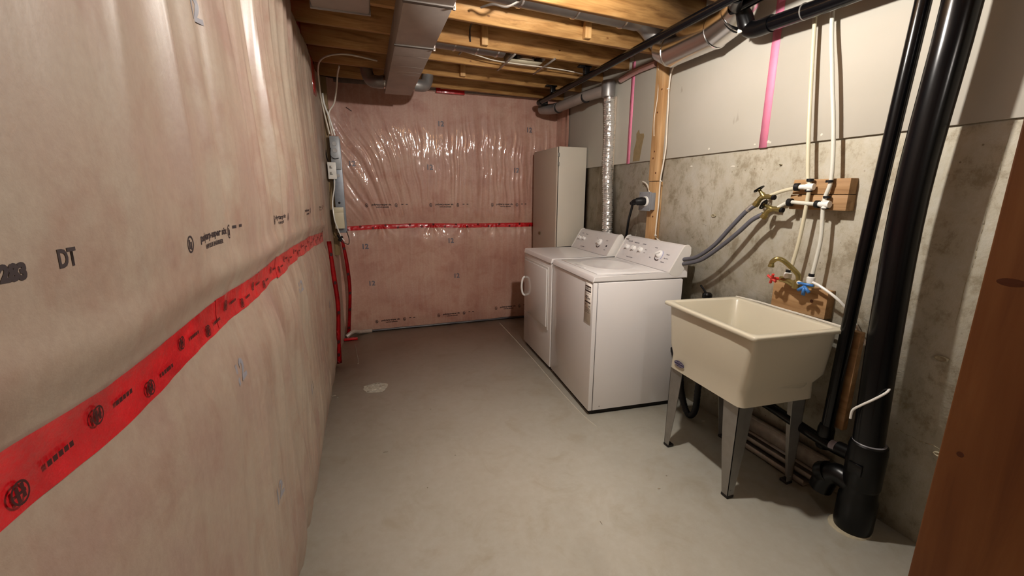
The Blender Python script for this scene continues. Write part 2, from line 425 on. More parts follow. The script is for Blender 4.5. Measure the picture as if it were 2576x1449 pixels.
# dark strip drawn for the film edge and the gap below it
link('film_edge_strip', tb([(x, 4.248 + .006 * N(x * 5, 2), .010 + .004 * N(x * 6, 7)) for x in [-.2 + .1 * k for k in range(22)]], .011, 8), plain('grey_film_edge', '4a4648', .4, 0, .4), sb)
link('crumpled_film', tube(BM(), smooth_path([(-.25, 4.10, .02), (-.19, 4.14, .05), (-.13, 4.20, .025), (-.02, 4.23, .015)]), .03, 9, True, [.02 + .012 * abs(N(k, 3)) for k in range(19)]), plain('film_roll', 'a8988c', .3, 0, 1.0, .2), sb)

# ---- red sheathing tape
def strip_left(y0, y1, zc, hw, off=.0025, n=260):
    bm = BM(); g = []
    for i in range(n + 1):
        y = y0 + (y1 - y0) * i / n; r = []
        for j in range(9):
            t = -1 + 2 * j / 8; z = zc(y) + t * hw(y); r.append(bm.verts.new((left_x(y, z) + off + .0015 * N(y * 25, z * 25), y, z)))
        g.append(r)
    for i in range(n):
        for j in range(8): bm.faces.new((g[i][j], g[i + 1][j], g[i + 1][j + 1], g[i][j + 1]))
    return bm
tag(link('red_tape', strip_left(-1.5, 1.03, lambda y: tape_z_left(y) + .002, lambda y: .031 + .003 * N(y * 4, 9)), M_TAPE, sl, angle=180), 'red sheathing tape, near length')
tag(link('red_tape', strip_left(.97, 1.62, lambda y: tape_z_left(y) + .004, lambda y: .031 + .004 * N(y * 4, 12), .0031), M_TAPE, sl, angle=180), 'red sheathing tape, middle length')
tag(link('red_tape', strip_left(1.58, 3.39, lambda y: tape_z_left(y) + .000, lambda y: .033 + .004 * N(y * 5, 15), .0037), M_TAPE, sl, angle=180), 'red sheathing tape, far length')
bm = BM(); g = []
for i in range(221):
    x = -.22 + 1.96 * i / 220; r = []
    for j in range(7):
        z = tape_z_back(x) + (-1 + 2 * j / 6) * (.021 + .003 * N(x * 3, 5)); r.append(bm.verts.new((x, back_y(x, z) - .003 - .002 * N(x * 30, z * 30), z)))
    g.append(r)
for i in range(220):
    for j in range(6): bm.faces.new((g[i][j], g[i + 1][j], g[i + 1][j + 1], g[i][j + 1]))
tag(link('red_tape', bm, M_TAPE, sb, angle=180), 'level red tape band across the back wall')
def vtape(pts, hw, nrm, parent, label):
    bm = BM(); g = []
    P = smooth_path(pts, 6); s = Vector(nrm).normalized()
    for i, p in enumerate(P):
        h = hw * (1 + .2 * N(p.z * 6, hw * 99)); q = p + Vector((0, .002 * N(p.z * 20, 3), 0))
        g.append([bm.verts.new(q - s * h), bm.verts.new(q + Vector((0, -.003, 0))), bm.verts.new(q + s * h)])
    for i in range(len(g) - 1):
        for j in range(2): bm.faces.new((g[i][j], g[i + 1][j], g[i + 1][j + 1], g[i][j + 1]))
    r = bmesh.ops.solidify(bm, geom=bm.faces[:], thickness=.0015)
    return tag(link('red_tape', bm, M_TAPE, parent, angle=180), label)
vtape([(-.275, 3.44, 1.0), (-.262, 3.44, .72), (-.252, 3.45, .5), (-.268, 3.45, .25), (-.280, 3.45, .012)], .017, (1, .25, 0), rc, 'long upright red tape at the end of the left sheet')
vtape([(-.222, 4.13, .97), (-.197, 4.13, .75), (-.186, 4.14, .5), (-.206, 4.15, .25), (-.232, 4.15, .02)], .016, (1, .3, 0), rc, 'shorter upright red tape in the back corner')
tag(link('red_tape', bx((-.27, 4.03, .002), (-.15, 4.07, .02), .004), M_TAPE, rc), 'scrap of red tape on the floor in the back corner')
tag(link('red_tape', box(BM(), (-.325, 1.2, 2.275), (-.312, 3.95, 2.51), .002), M_TAPE, sl), 'dark red tape along the top of the left sheet')
tag(link('red_tape', box(BM(), (-.325, 3.43, 2.06), (-.285, 3.66, 2.278), .002), M_TAPE, rc), 'red tape above the upper corner of the left sheet')
tag(link('red_tape', box(BM(), (.70, 4.205, 2.275), (.97, 4.222, 2.345), .003), M_TAPE, sb), 'short red tape patch under the joists on the back wall')
tag(link('wood_plate', bx((.74, 4.20, 2.31), (.96, 4.24, 2.45)), WOODX, sb), 'wood plate above the red patch')
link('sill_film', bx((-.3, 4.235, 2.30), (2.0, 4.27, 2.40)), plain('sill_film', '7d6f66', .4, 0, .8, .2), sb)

# ---- printing on the plastic
def text_polys(s, size, bold=0.0):
    cu = bpy.data.curves.new('t', 'FONT'); cu.body = s; cu.size = size; cu.offset = bold; cu.resolution_u = 3; cu.align_x = 'CENTER'; cu.align_y = 'CENTER'
    o = bpy.data.objects.new('t', cu); COL.objects.link(o)
    me = bpy.data.meshes.new_from_object(o); bpy.data.objects.remove(o); bpy.data.curves.remove(cu); return me
def put_flat(me, fn, bm):
    base = [bm.verts.new(fn(v.co.x, v.co.y)) for v in me.vertices]
    for p in me.polygons:
        try: bm.faces.new([base[i] for i in p.vertices])
        except ValueError: pass
def oval(bm, fn, rx, ry, ring=.22, n=28, hollow=True):
    A = [bm.verts.new(fn(rx * math.cos(2 * PI * k / n), ry * math.sin(2 * PI * k / n))) for k in range(n)]
    if not hollow: bm.faces.new(A); return
    B = [bm.verts.new(fn(rx * (1 - ring) * math.cos(2 * PI * k / n), ry * (1 - ring) * math.sin(2 * PI * k / n))) for k in range(n)]
    for k in range(n): bm.faces.new((A[k], A[(k + 1) % n], B[(k + 1) % n], B[k]))
def bar(bm, fn, x0, y0, x1, y1):
    n = 6
    a = [bm.verts.new(fn(x0 + (x1 - x0) * k / n, y0)) for k in range(n + 1)]; b = [bm.verts.new(fn(x0 + (x1 - x0) * k / n, y1)) for k in range(n + 1)]
    for k in range(n): bm.faces.new((a[k], a[k + 1], b[k + 1], b[k]))
def on_left(yc, zc, ang=0.0, off=.0005, sx=1.0):
    c, s = math.cos(ang), math.sin(ang)
    def f(u, v):
        y = yc + (u * c - v * s) * sx; z = zc + u * s + v * c; return (left_x(y, z) + off, y, z)
    return f
def on_back(xc, zc, ang=0.0, off=.0018):
    c, s = math.cos(ang), math.sin(ang)
    def f(u, v):
        x = xc + u * c - v * s; z = zc + u * s + v * c; return (x, back_y(x, z) - off, z)
    return f
T_NAME, T_SUB, T_12 = text_polys('polytarp-super six', .030, .0010), text_polys('VAPOUR BARRIER', .018, .0006), text_polys('12', .066, .0022)
def shift(fn, du, dv): return lambda u, v: fn(u + du, v + dv)
def banner(fn, parent, lbl=None, sc=1.0):
    bm = BM(); g = lambda u, v: fn(u * sc, v * sc)
    put_flat(T_NAME, g, bm); put_flat(T_SUB, shift(g, .01, -.030), bm)
    for sgn in (-1, 1):
        h = shift(g, sgn * .165, -.008); oval(bm, h, .017, .023, .22)
        bar(bm, h, -.008, -.012, -.002, .012); bar(bm, h, .001, -.015, .007, .006)
    for u in (.235, .285): bar(bm, shift(g, u, .0), -.012, -.004, .012, .006)
    bm2 = link('printed_line', bm, M_PRINT, parent, angle=180)
    if lbl: bm2['label'] = lbl
for y, z, an in ((.945, 1.272, 0.02), (1.66, 1.270, 0), (2.37, 1.268, 0), (3.06, 1.265, 0)):
    banner(on_left(y, z, an), sl, sc=.64)
for x in (.15, .75, 1.38): banner(on_back(x, 1.252), sb, sc=.82)
for x, z, a in ((.17, .108, .01), (.79, .118, .01), (1.42, .141, .02)): banner(on_back(x, z, a), sb, sc=.82)
bm = BM(); put_flat(text_polys('DT', .025, .0009), on_left(.538, 1.284, 0, sx=.8), bm); link('printed_letters', bm, M_PRINT, sl, angle=180)
bm = BM(); put_flat(text_polys('283', .019, .0014), on_left(.470, 1.281, -.05, sx=1.0), bm); link('printed_numbers', bm, M_PRINT, sl, angle=180)
for y, z in ((1.016, .96), (1.184, .524), (1.068, 1.70), (1.979, .952), (1.93, .50), (3.0, .62)):
    bm = BM(); put_flat(T_12, on_left(y, z, .1, sx=1.0), bm); link('printed_number', bm, M_PRINTL, sl, angle=180)
for x, z in ((-.088, 1.618), (.616, 1.603), (1.504, 1.592), (.737, 2.006), (1.645, 1.994), (-.026, .856), (.802, .887), (.012, .494), (.854, .52)):
    bm = BM(); put_flat(T_12, on_back(x, z), bm); link('printed_number', bm, M_PRINTG, sb, angle=180)
for a, b in (((-.10, 2.10), (-.055, 2.07)),):
    link('film_slit', tb([(a[0], back_y(*a) - .004, a[1]), (b[0], back_y(*b) - .004, b[1])], .003, 6), M_PRINT, sb)
def stamp(fn, parent, r=.017):
    bm = BM(); oval(bm, fn, r, r * 1.05, .2); bar(bm, fn, -r * .5, -r * .75, -r * .12, r * .6); bar(bm, fn, r * .12, -r * .6, r * .5, r * .75); bar(bm, fn, -r * .55, -r * .15, r * .6, r * .12)
    link('tape_stamp', bm, M_DRED, parent, angle=180)
for i in range(26):
    y = .20 + i * .118; up = 1 if i % 2 else -1
    if y > 3.3: break
    z = tape_z_left(y) + .010 * up
    stamp(on_left(y, z, .0, .0056), sl, .0105)
    bm = BM(); f = on_left(y + .055, z - .004 * up, 0, .0056); 
    for k in range(5): bar(bm, f, -.020 + k * .008, -.003, -.014 + k * .008, .003)
    link('tape_print', bm, M_DRED, sl, angle=180)
for i in range(17):
    x = -.17 + i * .115; z = tape_z_back(x) + (.010 if i % 2 else -.010); stamp(on_back(x, z, 0, .0065), sb, .011)
for i, (px, pz) in enumerate(((-.267, .90), (-.257, .68), (-.250, .44), (-.27, .20), (-.277, .09))):
    bm = BM(); oval(bm, lambda u, v: (px + u, 3.4345 + u * .25, pz + v), .010, .014, .3, hollow=False); link('tape_stamp', bm, M_DRED, rc)
for i, (px, pz) in enumerate(((-.207, .86), (-.19, .62), (-.186, .44), (-.198, .28), (-.222, .10))):
    bm = BM(); oval(bm, lambda u, v: (px + u, 4.123 + u * .3, pz + v), .010, .014, .3, hollow=False); link('tape_stamp', bm, M_DRED, rc)

# ------------------------------------------------------------------ floor marks
def blob(cx, cy, rx, ry, h, n, seed, name, mat, amp=.35):
    bm = BM(); c = bm.verts.new((cx, cy, h)); A = []
    for k in range(n):
        a = 2 * PI * k / n; r = 1 + amp * N(math.cos(a) * 1.7, math.sin(a) * 1.7, seed)
        A.append(bm.verts.new((cx + rx * r * math.cos(a), cy + ry * r * math.sin(a), .0004)))
    B = [bm.verts.new((cx + (v.co.x - cx) * .75, cy + (v.co.y - cy) * .75, h)) for v in A]
    for k in range(n): bm.faces.new((A[k], A[(k + 1) % n], B[(k + 1) % n], B[k])); bm.faces.new((B[k], B[(k + 1) % n], c))
    return link(name, bm, mat, fl)
blob(-.015, 2.93, .085, .075, .003, 22, 3, 'rough_patch', M_PATCH)
for k in range(16):
    a = rnd.random() * 6.28; r = .03 + rnd.random() * .045
    blob(-.015 + r * math.cos(a), 2.93 + r * math.sin(a), .006 + rnd.random() * .007, .004 + rnd.random() * .007, .0042, 7, k, 'patch_chip', M_SCUFF if k % 3 else M_PUTTY)
for k, (p, a, b) in enumerate((((-0.288, 2.890, 0.000), .016, .008), ((-0.265, 2.852, 0.000), .008, .006), ((0.016, 2.107, 0.000), .014, .005), ((0.311, 2.493, 0.000), .004, .003), ((1.219, 1.397, 0.000), .008, .005), ((1.314, 1.462, 0.000), .004, .004), ((0.851, 1.301, 0.000), .0015, .010), ((0.363, 1.960, 0.000), .003, .003), ((0.476, 3.705, 0.000), .004, .003), ((1.870, 1.813, 0.000), .012, .008), ((0.189, 1.753, 0.000), .003, .003))):
    blob(p[0], p[1], a, b, .0012, 9, k, 'floor_speck', M_SCUFF)
bm = BM(); pr = [(-0.171, 3.899, 0.000), (-0.158, 3.737, 0.000), (-0.146, 3.586, 0.000), (-0.135, 3.446, 0.000), (-0.144, 3.423, 0.000)]
tube(bm, smooth_path([(p[0], p[1], .001) for p in pr]), .0022, 6); link('floor_crack', bm, M_SCUFF, fl)
# thin pale line along the floor in front of the machines
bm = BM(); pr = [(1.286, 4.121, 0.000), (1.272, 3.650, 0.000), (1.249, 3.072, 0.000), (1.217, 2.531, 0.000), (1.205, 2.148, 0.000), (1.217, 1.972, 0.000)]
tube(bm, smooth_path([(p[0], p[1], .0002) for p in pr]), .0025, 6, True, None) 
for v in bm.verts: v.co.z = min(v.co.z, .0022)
link('pale_line', bm, plain('floor_line_pale', 'c9c3b5', .5), fl)

# ------------------------------------------------------------------ ceiling timber and ducts
SK = .087; M_JKNOT = plain('joist_knot', '7d5228', .6, 0, 0, .2)
def jy(k): return 2.06 + .378 * k
names = {0: 'orange-lit joist nearest the camera in view', 1: 'joist right behind the brightest joist, with an upright cleat', 2: 'third visible joist, carrying the square duct boot', 3: 'fourth visible joist, notched near the grey duct', 4: 'last clear joist before the back wall'}
for k in range(-11, 6):
    y0 = jy(k); bm = BM(); x0, x1 = -.305, 1.968
    vs = []
    for z in (ZJ, ZC - .002):
        vs.append([bm.verts.new((x, y0 + SK * x + dy, z)) for x, dy in ((x0, 0), (x1, 0), (x1, .038), (x0, .038))])
    bm.faces.new(vs[0][::-1]); bm.faces.new(vs[1])
    for i in range(4): bm.faces.new((vs[0][i], vs[0][(i + 1) % 4], vs[1][(i + 1) % 4], vs[1][i]))
    if k == 5: lab = 'joist hidden in shadow against the back wall'
    elif k in names: lab = 'long wooden ceiling ' + names[k]
    else: lab = 'wooden ceiling joist overhead behind the picture edge, ' + ('first', 'second', 'third', 'fourth', 'fifth', 'sixth', 'seventh', 'eighth', 'ninth', 'tenth', 'eleventh')[-k - 1] + ' back'
    o = tag(link('ceiling_joist', bm, WOODX), lab, 'joist', 'wooden ceiling joists')
    if 0 <= k <= 4:
        for x in ((.95,), (.72, 1.52), (1.36,), (.80, 1.72), (.84,))[k]:
            link('knot', lathe(BM(), (x, y0 + SK * x, 2.30 + .05 * ((k * 7) % 3) / 3), (0, -1, 0), [(0, .007), (.0008, .006), (.001, .001)], 10, (.7, 1.3)), M_JKNOT, o)
def blocking(x, k, lab, z0=ZJ + .012):
    yb = jy(k + 1) + SK * x - .0015; ya = yb - .036
    tag(link('joist_block', bx((x, ya, ZJ + .003), (x + .042, yb, ZC - .004), .002), WOODZ), lab, 'wood block', 'cleats on the joists')
blocking(1.335, 0, 'upright wood cleat on the second visible joist, farthest right')
blocking(.775, 1, 'upright wood cleat on the third visible joist, above the square boot')
blocking(.80, 3, 'small upright wood cleat just above the red tape patch')
# round heating ducts up in the joist bays
def round_duct(x0, x1, y, z, r, lab, name='round_duct'):
    t = thing(name, lab, 'duct', (x0, y, z))
    bm = BM(); lathe(bm, (x0, y, z), (x1 - x0, SK * (x1 - x0), 0), [(0, r), ((x1 - x0), r)], 28); link('duct_body', bm, M_GALV, t)
    for s in (.33, .62, .9):
        lathe_b = BM(); lathe(lathe_b, (x0 + (x1 - x0) * s, y + SK * (x1 - x0) * s, z), (1, SK, 0), [(-.008, r + .001), (-.005, r + .004), (.005, r + .004), (.008, r + .001)], 28); link('duct_seam', lathe_b, M_CHROME, t)
    return t
round_duct(.46, 1.62, 2.290, 2.395, .082, 'round grey sheet-metal duct behind the brightest joist')
round_duct(.46, 1.00, 3.05, 2.372, .074, 'round grey sheet-metal duct leading to the square boot')
# loose strap across the first duct
tag(link('metal_strap', tb([(0.641, 2.366, 2.300), (0.682, 2.285, 2.290), (0.741, 2.239, 2.270), (0.807, 2.215, 2.300)], .006, 6), M_STRAP), 'bent light metal strap hanging beneath the front duct', 'strap')
tag(link('metal_strap', tb([(0.732, 3.197, 2.350), (0.705, 3.210, 2.320), (0.740, 3.142, 2.350)], .006, 6), M_STRAP), 'small bent metal strap under the far round duct', 'strap')
tag(link('white_cable', tb([(0.710, 3.101, 2.310), (0.813, 3.118, 2.300), (1.003, 3.165, 2.290), (1.457, 3.190, 2.290), (1.731, 3.252, 2.290)], .004, 6), M_CABLE), 'thin white cable sagging below the third joist', 'cable')
tag(link('wire_pair', tb([(0.667, 2.642, 2.330), (0.694, 2.831, 2.360), (0.706, 2.874, 2.300)], .005, 6), M_RUB), 'dark wire dangling between second and third joists', 'wire')
# register boot with hanger bars
rb = thing('register_boot', 'square metal register boot set between joists on two bars', 'vent', (1.17, 3.16, 2.29))
link('boot_plate', bx((1.055, 3.10, 2.292), (1.30, 3.225, 2.30)), plain('boot_white', 'd8cfb4', .4, .2), rb)
bm = BM(); box(bm, (1.05, 3.055, 2.30), (1.054, 3.24, 2.36)); box(bm, (1.30, 3.055, 2.30), (1.304, 3.24, 2.36)); box(bm, (1.05, 3.24, 2.30), (1.304, 3.243, 2.36)); link('boot_frame', bm, M_GALV, rb)
link('boot_collar', lathe(BM(), (1.175, 3.14, 2.30), (0, 0, 1), [(0, .075), (.06, .075), (.06, .068), (.04, .066)], 24), M_CHROME, rb)
for xx in (1.03, 1.325):
    link('hanger_bar', bx((xx - .006, 2.93, 2.272), (xx + .006, 3.34, 2.28)), M_STRAP, rb)

# rectangular trunk duct
td = thing('trunk_duct', 'rectangular galvanised trunk duct running under the joists', 'duct', (.31, 2.0, 2.13))
for i, (y0, y1) in enumerate(((-2.0, 1.98), (1.984, 2.535), (2.54, 3.73))):
    link('duct_section', bx((.21, y0, 2.13), (.415, y1, 2.278), .003), M_DUCT, td)
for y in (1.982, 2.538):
    bm = BM(); box(bm, (.204, y - .012, 2.124), (.421, y + .012, 2.131), .001); link('drive_cleat', bm, plain('cleat_dark', '5d554f', .6, .2), td)  # cleats in a darker grey than the duct
    bm = BM(); box(bm, (.413, y - .006, 2.118), (.424, y + .006, 2.165), .001); link('cleat_end', bm, M_DUCT, td)
for y in (2.72, 2.93, 3.05, 3.12):
    link('duct_crease', tube(BM(), [(.22, y, 2.1305), (.405, y, 2.1305)], .0015, 6), M_DUCT, td)
for s, x in ((-1, .21), (1, .415)):
    bm = BM(); tube(bm, smooth_path([(x, 3.60, 2.19), (x + s * .05, 3.61, 2.185), (x + s * .10, 3.64, 2.20), (x + s * .125, 3.66, 2.25), (x + s * .13, 3.67, 2.30)]), .046, 18)
    link('side_takeoff', bm, M_GALV, td)
    link('takeoff_collar', lathe(BM(), (x, 3.60, 2.19), (s, 0, 0), [(0, .050), (.012, .050), (.014, .047)], 18), M_CHROME, td)
cb = thing('ceiling_duct_box', 'pale sheet-metal box beneath the joists, top left', 'duct', (-.04, 2.1, 2.2))
link('box_body', bx((-.175, 1.55, 2.2), (.085, 2.385, 2.272), .012), M_DUCT, cb)
link('box_flange', bx((-.18, 2.375, 2.196), (.09, 2.39, 2.274), .002), M_GALV, cb)

# ------------------------------------------------------------------ lamp (hangs over the middle of the room)
lt = thing('ceiling_lamp', 'bare bulb in a porcelain holder overhead, outside the picture', 'lamp', (BULB.x, BULB.y, 2.10))
link('lamp_holder', lathe(BM(), (BULB.x, BULB.y, 2.28), (0, 0, -1), [(0, .055), (.03, .055), (.04, .035), (.10, .024), (.115, .022)], 20), M_FIT, lt)
m = bpy.data.materials.new('lit_bulb'); m.use_nodes = True; nt = m.node_tree; nt.nodes.clear()
e = nt.nodes.new('ShaderNodeEmission'); e.inputs[0].default_value = BULB_COLOR + (1,); e.inputs[1].default_value = BULB_STRENGTH
oo = nt.nodes.new('ShaderNodeOutputMaterial'); nt.links.new(e.outputs[0], oo.inputs[0])
bm = BM(); bmesh.ops.create_icosphere(bm, subdivisions=3, radius=.03)
for v in bm.verts: v.co += BULB
link('bulb', bm, m, lt)
fill_lamp = thing('ceiling_lamp', 'unseen dim fill bulb added behind the camera', 'lamp', (.45, -1.75, 2.10))  # unseen bulb, added as soft fill on surfaces facing the camera
link('lamp_holder', lathe(BM(), (.45, -1.75, 2.28), (0, 0, -1), [(0, .055), (.03, .055), (.04, .035), (.10, .024), (.115, .022)], 20), M_FIT, fill_lamp)
bm = BM(); bmesh.ops.create_icosphere(bm, subdivisions=3, radius=.03)
for v in bm.verts: v.co += Vector((.45, -1.75, 2.12))
m2 = m.copy(); m2.node_tree.nodes['Emission'].inputs[1].default_value = BULB_STRENGTH * .30
link('bulb', bm, m2, fill_lamp)

# ------------------------------------------------------------------ black drain pipes
st = thing('drain_stack', 'thick black soil stack rising from the floor', 'pipe', (1.83, .965, 0))
SP = [(1.83, .945, .34), (1.83, .965, .8), (1.83, .975, 1.35), (1.83, .945, 1.95), (1.83, .94, ZC - .01)]
link('stack_pipe', tube(BM(), smooth_path(SP, 5), .051, 32), M_ABS, st)
link('stack_coupling', lathe(BM(), (1.83, .943, .20), (0, 0, 1), [(0, .060), (.01, .063), (.17, .063), (.19, .060), (.195, .053)], 32), M_ABSF, st)
link('pipe_ring', lathe(BM(), (1.83, .944, .392), (0, 0, 1), [(0, .0535), (.004, .0545), (.006, .052)], 32), plain('grey_ring', '77767a', .3), st)
link('stack_base', lathe(BM(), (1.83, .943, 0), (0, 0, 1), [(0, .062), (.02, .066), (.14, .066), (.16, .060), (.21, .058)], 32), M_ABSF, st)
bm = BM(); tube(bm, smooth_path([(1.82, .96, .19), (1.815, 1.02, .20), (1.81, 1.055, .17), (1.81, 1.075, .10)]), .044, 20); link('cleanout_elbow', bm, M_ABSF, st)
link('cleanout_collar', lathe(BM(), (1.812, 1.052, .185), (0, .8, -.6), [(0, .049), (.03, .050), (.04, .046)], 22), M_ABSF, st)
bm = BM(); box(bm, (1.762, .915, .27), (1.772, .965, .315), .002); link('moulded_label', bm, M_ABSF, st)
link('floor_collar', lathe(BM(), (1.822, .948, 0), (0, 0, 1), [(0, .073), (.003, .071), (.005, .066)], 26), M_CSEAM, st)
sp = thing('vent_pipe', 'slimmer black pipe beside the thick stack', 'pipe', (1.87, 1.12, .3))
link('pipe_body', tube(BM(), smooth_path([(1.87, 1.128, .33), (1.87, 1.112, 1.1), (1.87, 1.075, 2.0), (1.87, 1.055, ZC - .01)], 5), .0245, 22), M_ABS, sp)
link('tee_fitting', lathe(BM(), (1.87, 1.13, .25), (0, 0, 1), [(0, .028), (.01, .032), (.09, .032), (.11, .027)], 22), M_ABSF, sp)
hd = thing('branch_drain', 'black horizontal drain running under the laundry tub', 'pipe', (1.86, 1.3, .25))
link('pipe_body', tube(BM(), smooth_path([(1.84, .99, .30), (1.85, 1.10, .285), (1.86, 1.40, .315), (1.865, 1.66, .34), (1.90, 1.90, .36)], 5), .024, 18), M_ABS, hd)
link('coupling', lathe(BM(), (1.842, 1.005, .30), (.06, 1, -.1), [(0, .030), (.05, .031), (.055, .025)], 18), M_ABSF, hd)
link('printed_label', lathe(BM(), (1.848, 1.055, .293), (.06, 1, -.1), [(0, .0248), (.03, .0250), (.031, .024)], 18), plain('label_grey', '8f8a94', .5), hd)
link('riser', tube(BM(), smooth_path([(1.862, 1.45, .32), (1.80, 1.46, .32), (1.72, 1.46, .33), (1.68, 1.46, .38), (1.68, 1.46, .46)], 5), .022, 16), M_ABSF, hd)
sd = thing('standpipe', 'short black standpipe with round cap behind the tub', 'pipe', (1.92, 1.94, .3))
link('pipe_body', tube(BM(), [(1.92, 1.93, .30), (1.92, 1.94, .76)], .022, 18), M_ABSF, sd)
link('cap', lathe(BM(), (1.92, 1.94, .745), (0, 0, 1), [(0, .028), (.02, .028), (.03, .02)], 18), M_ABSF, sd)
dh = thing('drain_hose', 'black corrugated hose looping down behind the washer', 'hose', (1.8, 1.85, 0))
HP = smooth_path([(1.80, 2.06, .40), (1.80, 1.975, .27), (1.80, 1.945, .15), (1.80, 1.89, .045), (1.80, 1.845, .035), (1.80, 1.815, .10), (1.80, 1.812, .25), (1.84, 1.84, .50), (1.92, 1.93, .74)], 14)
link('hose_body', tube(BM(), HP, .018, 14, True, [.0175 + .0015 * (i % 2) for i in range(len(HP))]), M_RUB, dh)
tag(link('hose_hook', tb([(1.95, 2.03, .80), (1.94, 1.99, .78), (1.92, 1.95, .77)], .006, 6), M_RUB), 'thin dark hook sticking out above the standpipe', 'hook')

# overhead black pipes
tp = thing('long_black_pipe', 'long thin black pipe running overhead to the back wall', 'pipe', (1.62, 2.8, 2.2))
link('pipe_body', tube(BM(), [(1.62, 3.88, 2.195), (1.62, 2.9, 2.203), (1.62, 2.3, 2.21), (1.62, 1.2, 2.215)], .0225, 20), M_ABS, tp)
link('elbow', tube(BM(), smooth_path([(1.62, 3.86, 2.195), (1.62, 3.92, 2.195), (1.655, 3.95, 2.20), (1.71, 3.955, 2.21)], 5), .027, 18), M_ABSF, tp)
for y in (3.02, 3.62):
    t = link('pipe_hanger', bx((1.60, y - .02, 2.22), (1.64, y + .015, 2.279), .002), M_ABSF, tp)
    link('hanger_plate', bx((1.555, y - .02, 2.268), (1.655, y + .02, 2.279), .001), M_ABSF, tp)
gp = thing('exhaust_duct', 'grey horizontal dryer exhaust duct below the long black pipe', 'duct', (1.78, 3.5, 2.15))
link('duct_body', tube(BM(), [(1.90, 3.16, 2.17), (1.83, 3.40, 2.165), (1.78, 3.86, 2.15)], .044, 24), M_DUCT, gp)
for s in (.42, .9):
    link('clamp_band', lathe(BM(), (1.83 - .10 * (s - .42), 3.40 + .9 * (s - .42), 2.165 - .02 * s), (-.11, 1, -.02), [(-.008, .0445), (-.006, .047), (.006, .047), (.008, .0445)], 24), M_DARK, gp)
link('end_elbow', tube(BM(), smooth_path([(1.78, 3.85, 2.15), (1.77, 3.90, 2.15), (1.74, 3.97, 2.155), (1.70, 4.06, 2.17)], 5), .047, 20), M_GALV, gp)
link('tee_cap', lathe(BM(), (1.90, 3.16, 2.115), (0, 0, 1), [(0, .05), (.03, .055), (.10, .055), (.12, .05), (.125, .02)], 24), M_GALV, gp)
ep = thing('elbow_pipe', 'black pipe with a big elbow in front of the pink tape', 'pipe', (1.85, 1.6, 2.13))
link('lower_run', tube(BM(), smooth_path([(1.85, .60, 2.10), (1.85, 1.33, 2.115), (1.85, 1.70, 2.135)], 4), .033, 24), M_ABS, ep)
link('elbow', tube(BM(), smooth_path([(1.85, 1.66, 2.133), (1.85, 1.745, 2.137), (1.848, 1.79, 2.155), (1.83, 1.80, 2.195), (1.80, 1.80, 2.24), (1.775, 1.79, 2.255)], 6), .038, 22), M_ABSF, ep)
link('clean_label', bx((1.812, 1.795, 2.135), (1.822, 1.822, 2.155), .002), M_PUTTY, ep)
link('upper_run', tube(BM(), smooth_path([(1.775, 1.83, 2.245), (1.775, 1.6, 2.25), (1.775, 1.0, 2.25)], 4), .032, 22), M_ABS, ep)
link('branch_tee', tube(BM(), smooth_path([(1.63, 1.66, 2.215), (1.70, 1.74, 2.225), (1.775, 1.80, 2.245)], 4), .03, 18), M_ABSF, ep)
link('pipe_ring', lathe(BM(), (1.85, 1.50, 2.124), (0, 1, 0), [(-.003, .0335), (-.002, .035), (.002, .035), (.003, .0335)], 24), M_LEG, ep)

# big round tin duct above the stud
rd = thing('tin_elbow_duct', 'bright round tin duct with an adjustable elbow above the stud', 'duct', (1.84, 2.2, 2.2))
link('duct_body', tube(BM(), [(1.835, 2.34, 2.205), (1.835, 1.985, 2.205)], .086, 30), M_CHROME, rd)
link('end_gore', tube(BM(), [(1.83, 2.43, 2.250), (1.835, 2.335, 2.207)], .078, 30, True, [.074, .087]), M_CHROME, rd)
link('middle_gore', tube(BM(), [(1.835, 1.99, 2.205), (1.835, 1.875, 2.235)], .079, 30, True, [.087, .087]), M_CHROME, rd)
link('upper_gore', tube(BM(), smooth_path([(1.835, 1.88, 2.233), (1.83, 1.83, 2.28), (1.82, 1.815, 2.34), (1.82, 1.81, 2.42)], 3), .085, 30), M_CHROME, rd)
for y, z, ax in ((2.335, 2.207, (0, 1, .1)), (1.99, 2.205, (0, 1, -.1)), (1.878, 2.234, (0, 1, -.5))):
    link('bead', lathe(BM(), (1.835, y, z), ax, [(-.005, .086), (-.002, .090), (.002, .090), (.005, .086)], 30), M_CHROME, rd)
link('flat_connector', tube(BM(), smooth_path([(1.60, 2.46, 2.43), (1.72, 2.47, 2.40), (1.80, 2.46, 2.33), (1.83, 2.42, 2.26)], 4), .066, 20), M_GALV, rd)

# foil dryer vent
fd = thing('foil_vent_duct', 'crinkled shiny foil duct rising behind the dryer', 'duct', (1.918, 3.09, .86))
n = 150; P = []; rr = []
for i in range(n + 1):
    t = i / n; z = .86 + 1.26 * t; P.append((1.918 + .003 * math.sin(t * 9), 3.085 + .085 * t + .004 * math.sin(t * 14), z))
    rr.append(.040 + .0040 * (1 if i % 2 else -1) * (.7 + .9 * N(i * .9, 3)))
bm = tube(BM(), P, .04, 26, True, rr)
for v in bm.verts: v.co += Vector((.007 * N(v.co.y * 60, v.co.z * 60, 1), .007 * N(v.co.x * 60, v.co.z * 60, 2), .003 * N(v.co.x * 70, v.co.y * 70, v.co.z * 70)))
link('foil_tube', bm, plain('foil', 'f4f3f0', .3, .85, 0, .04), fd, angle=60)
link('top_clamp', lathe(BM(), (1.918, 3.17, 2.10), (0, 0, 1), [(0, .044), (.012, .046), (.02, .044)], 24), M_CHROME, fd)
tag(link('conduit_strip', bx((1.955, 3.13, .9), (1.969, 3.165, 2.12), .003), plain('pale_strip', 'b5a695', .6)), 'narrow pale conduit on the wall left of the foil duct', 'conduit')
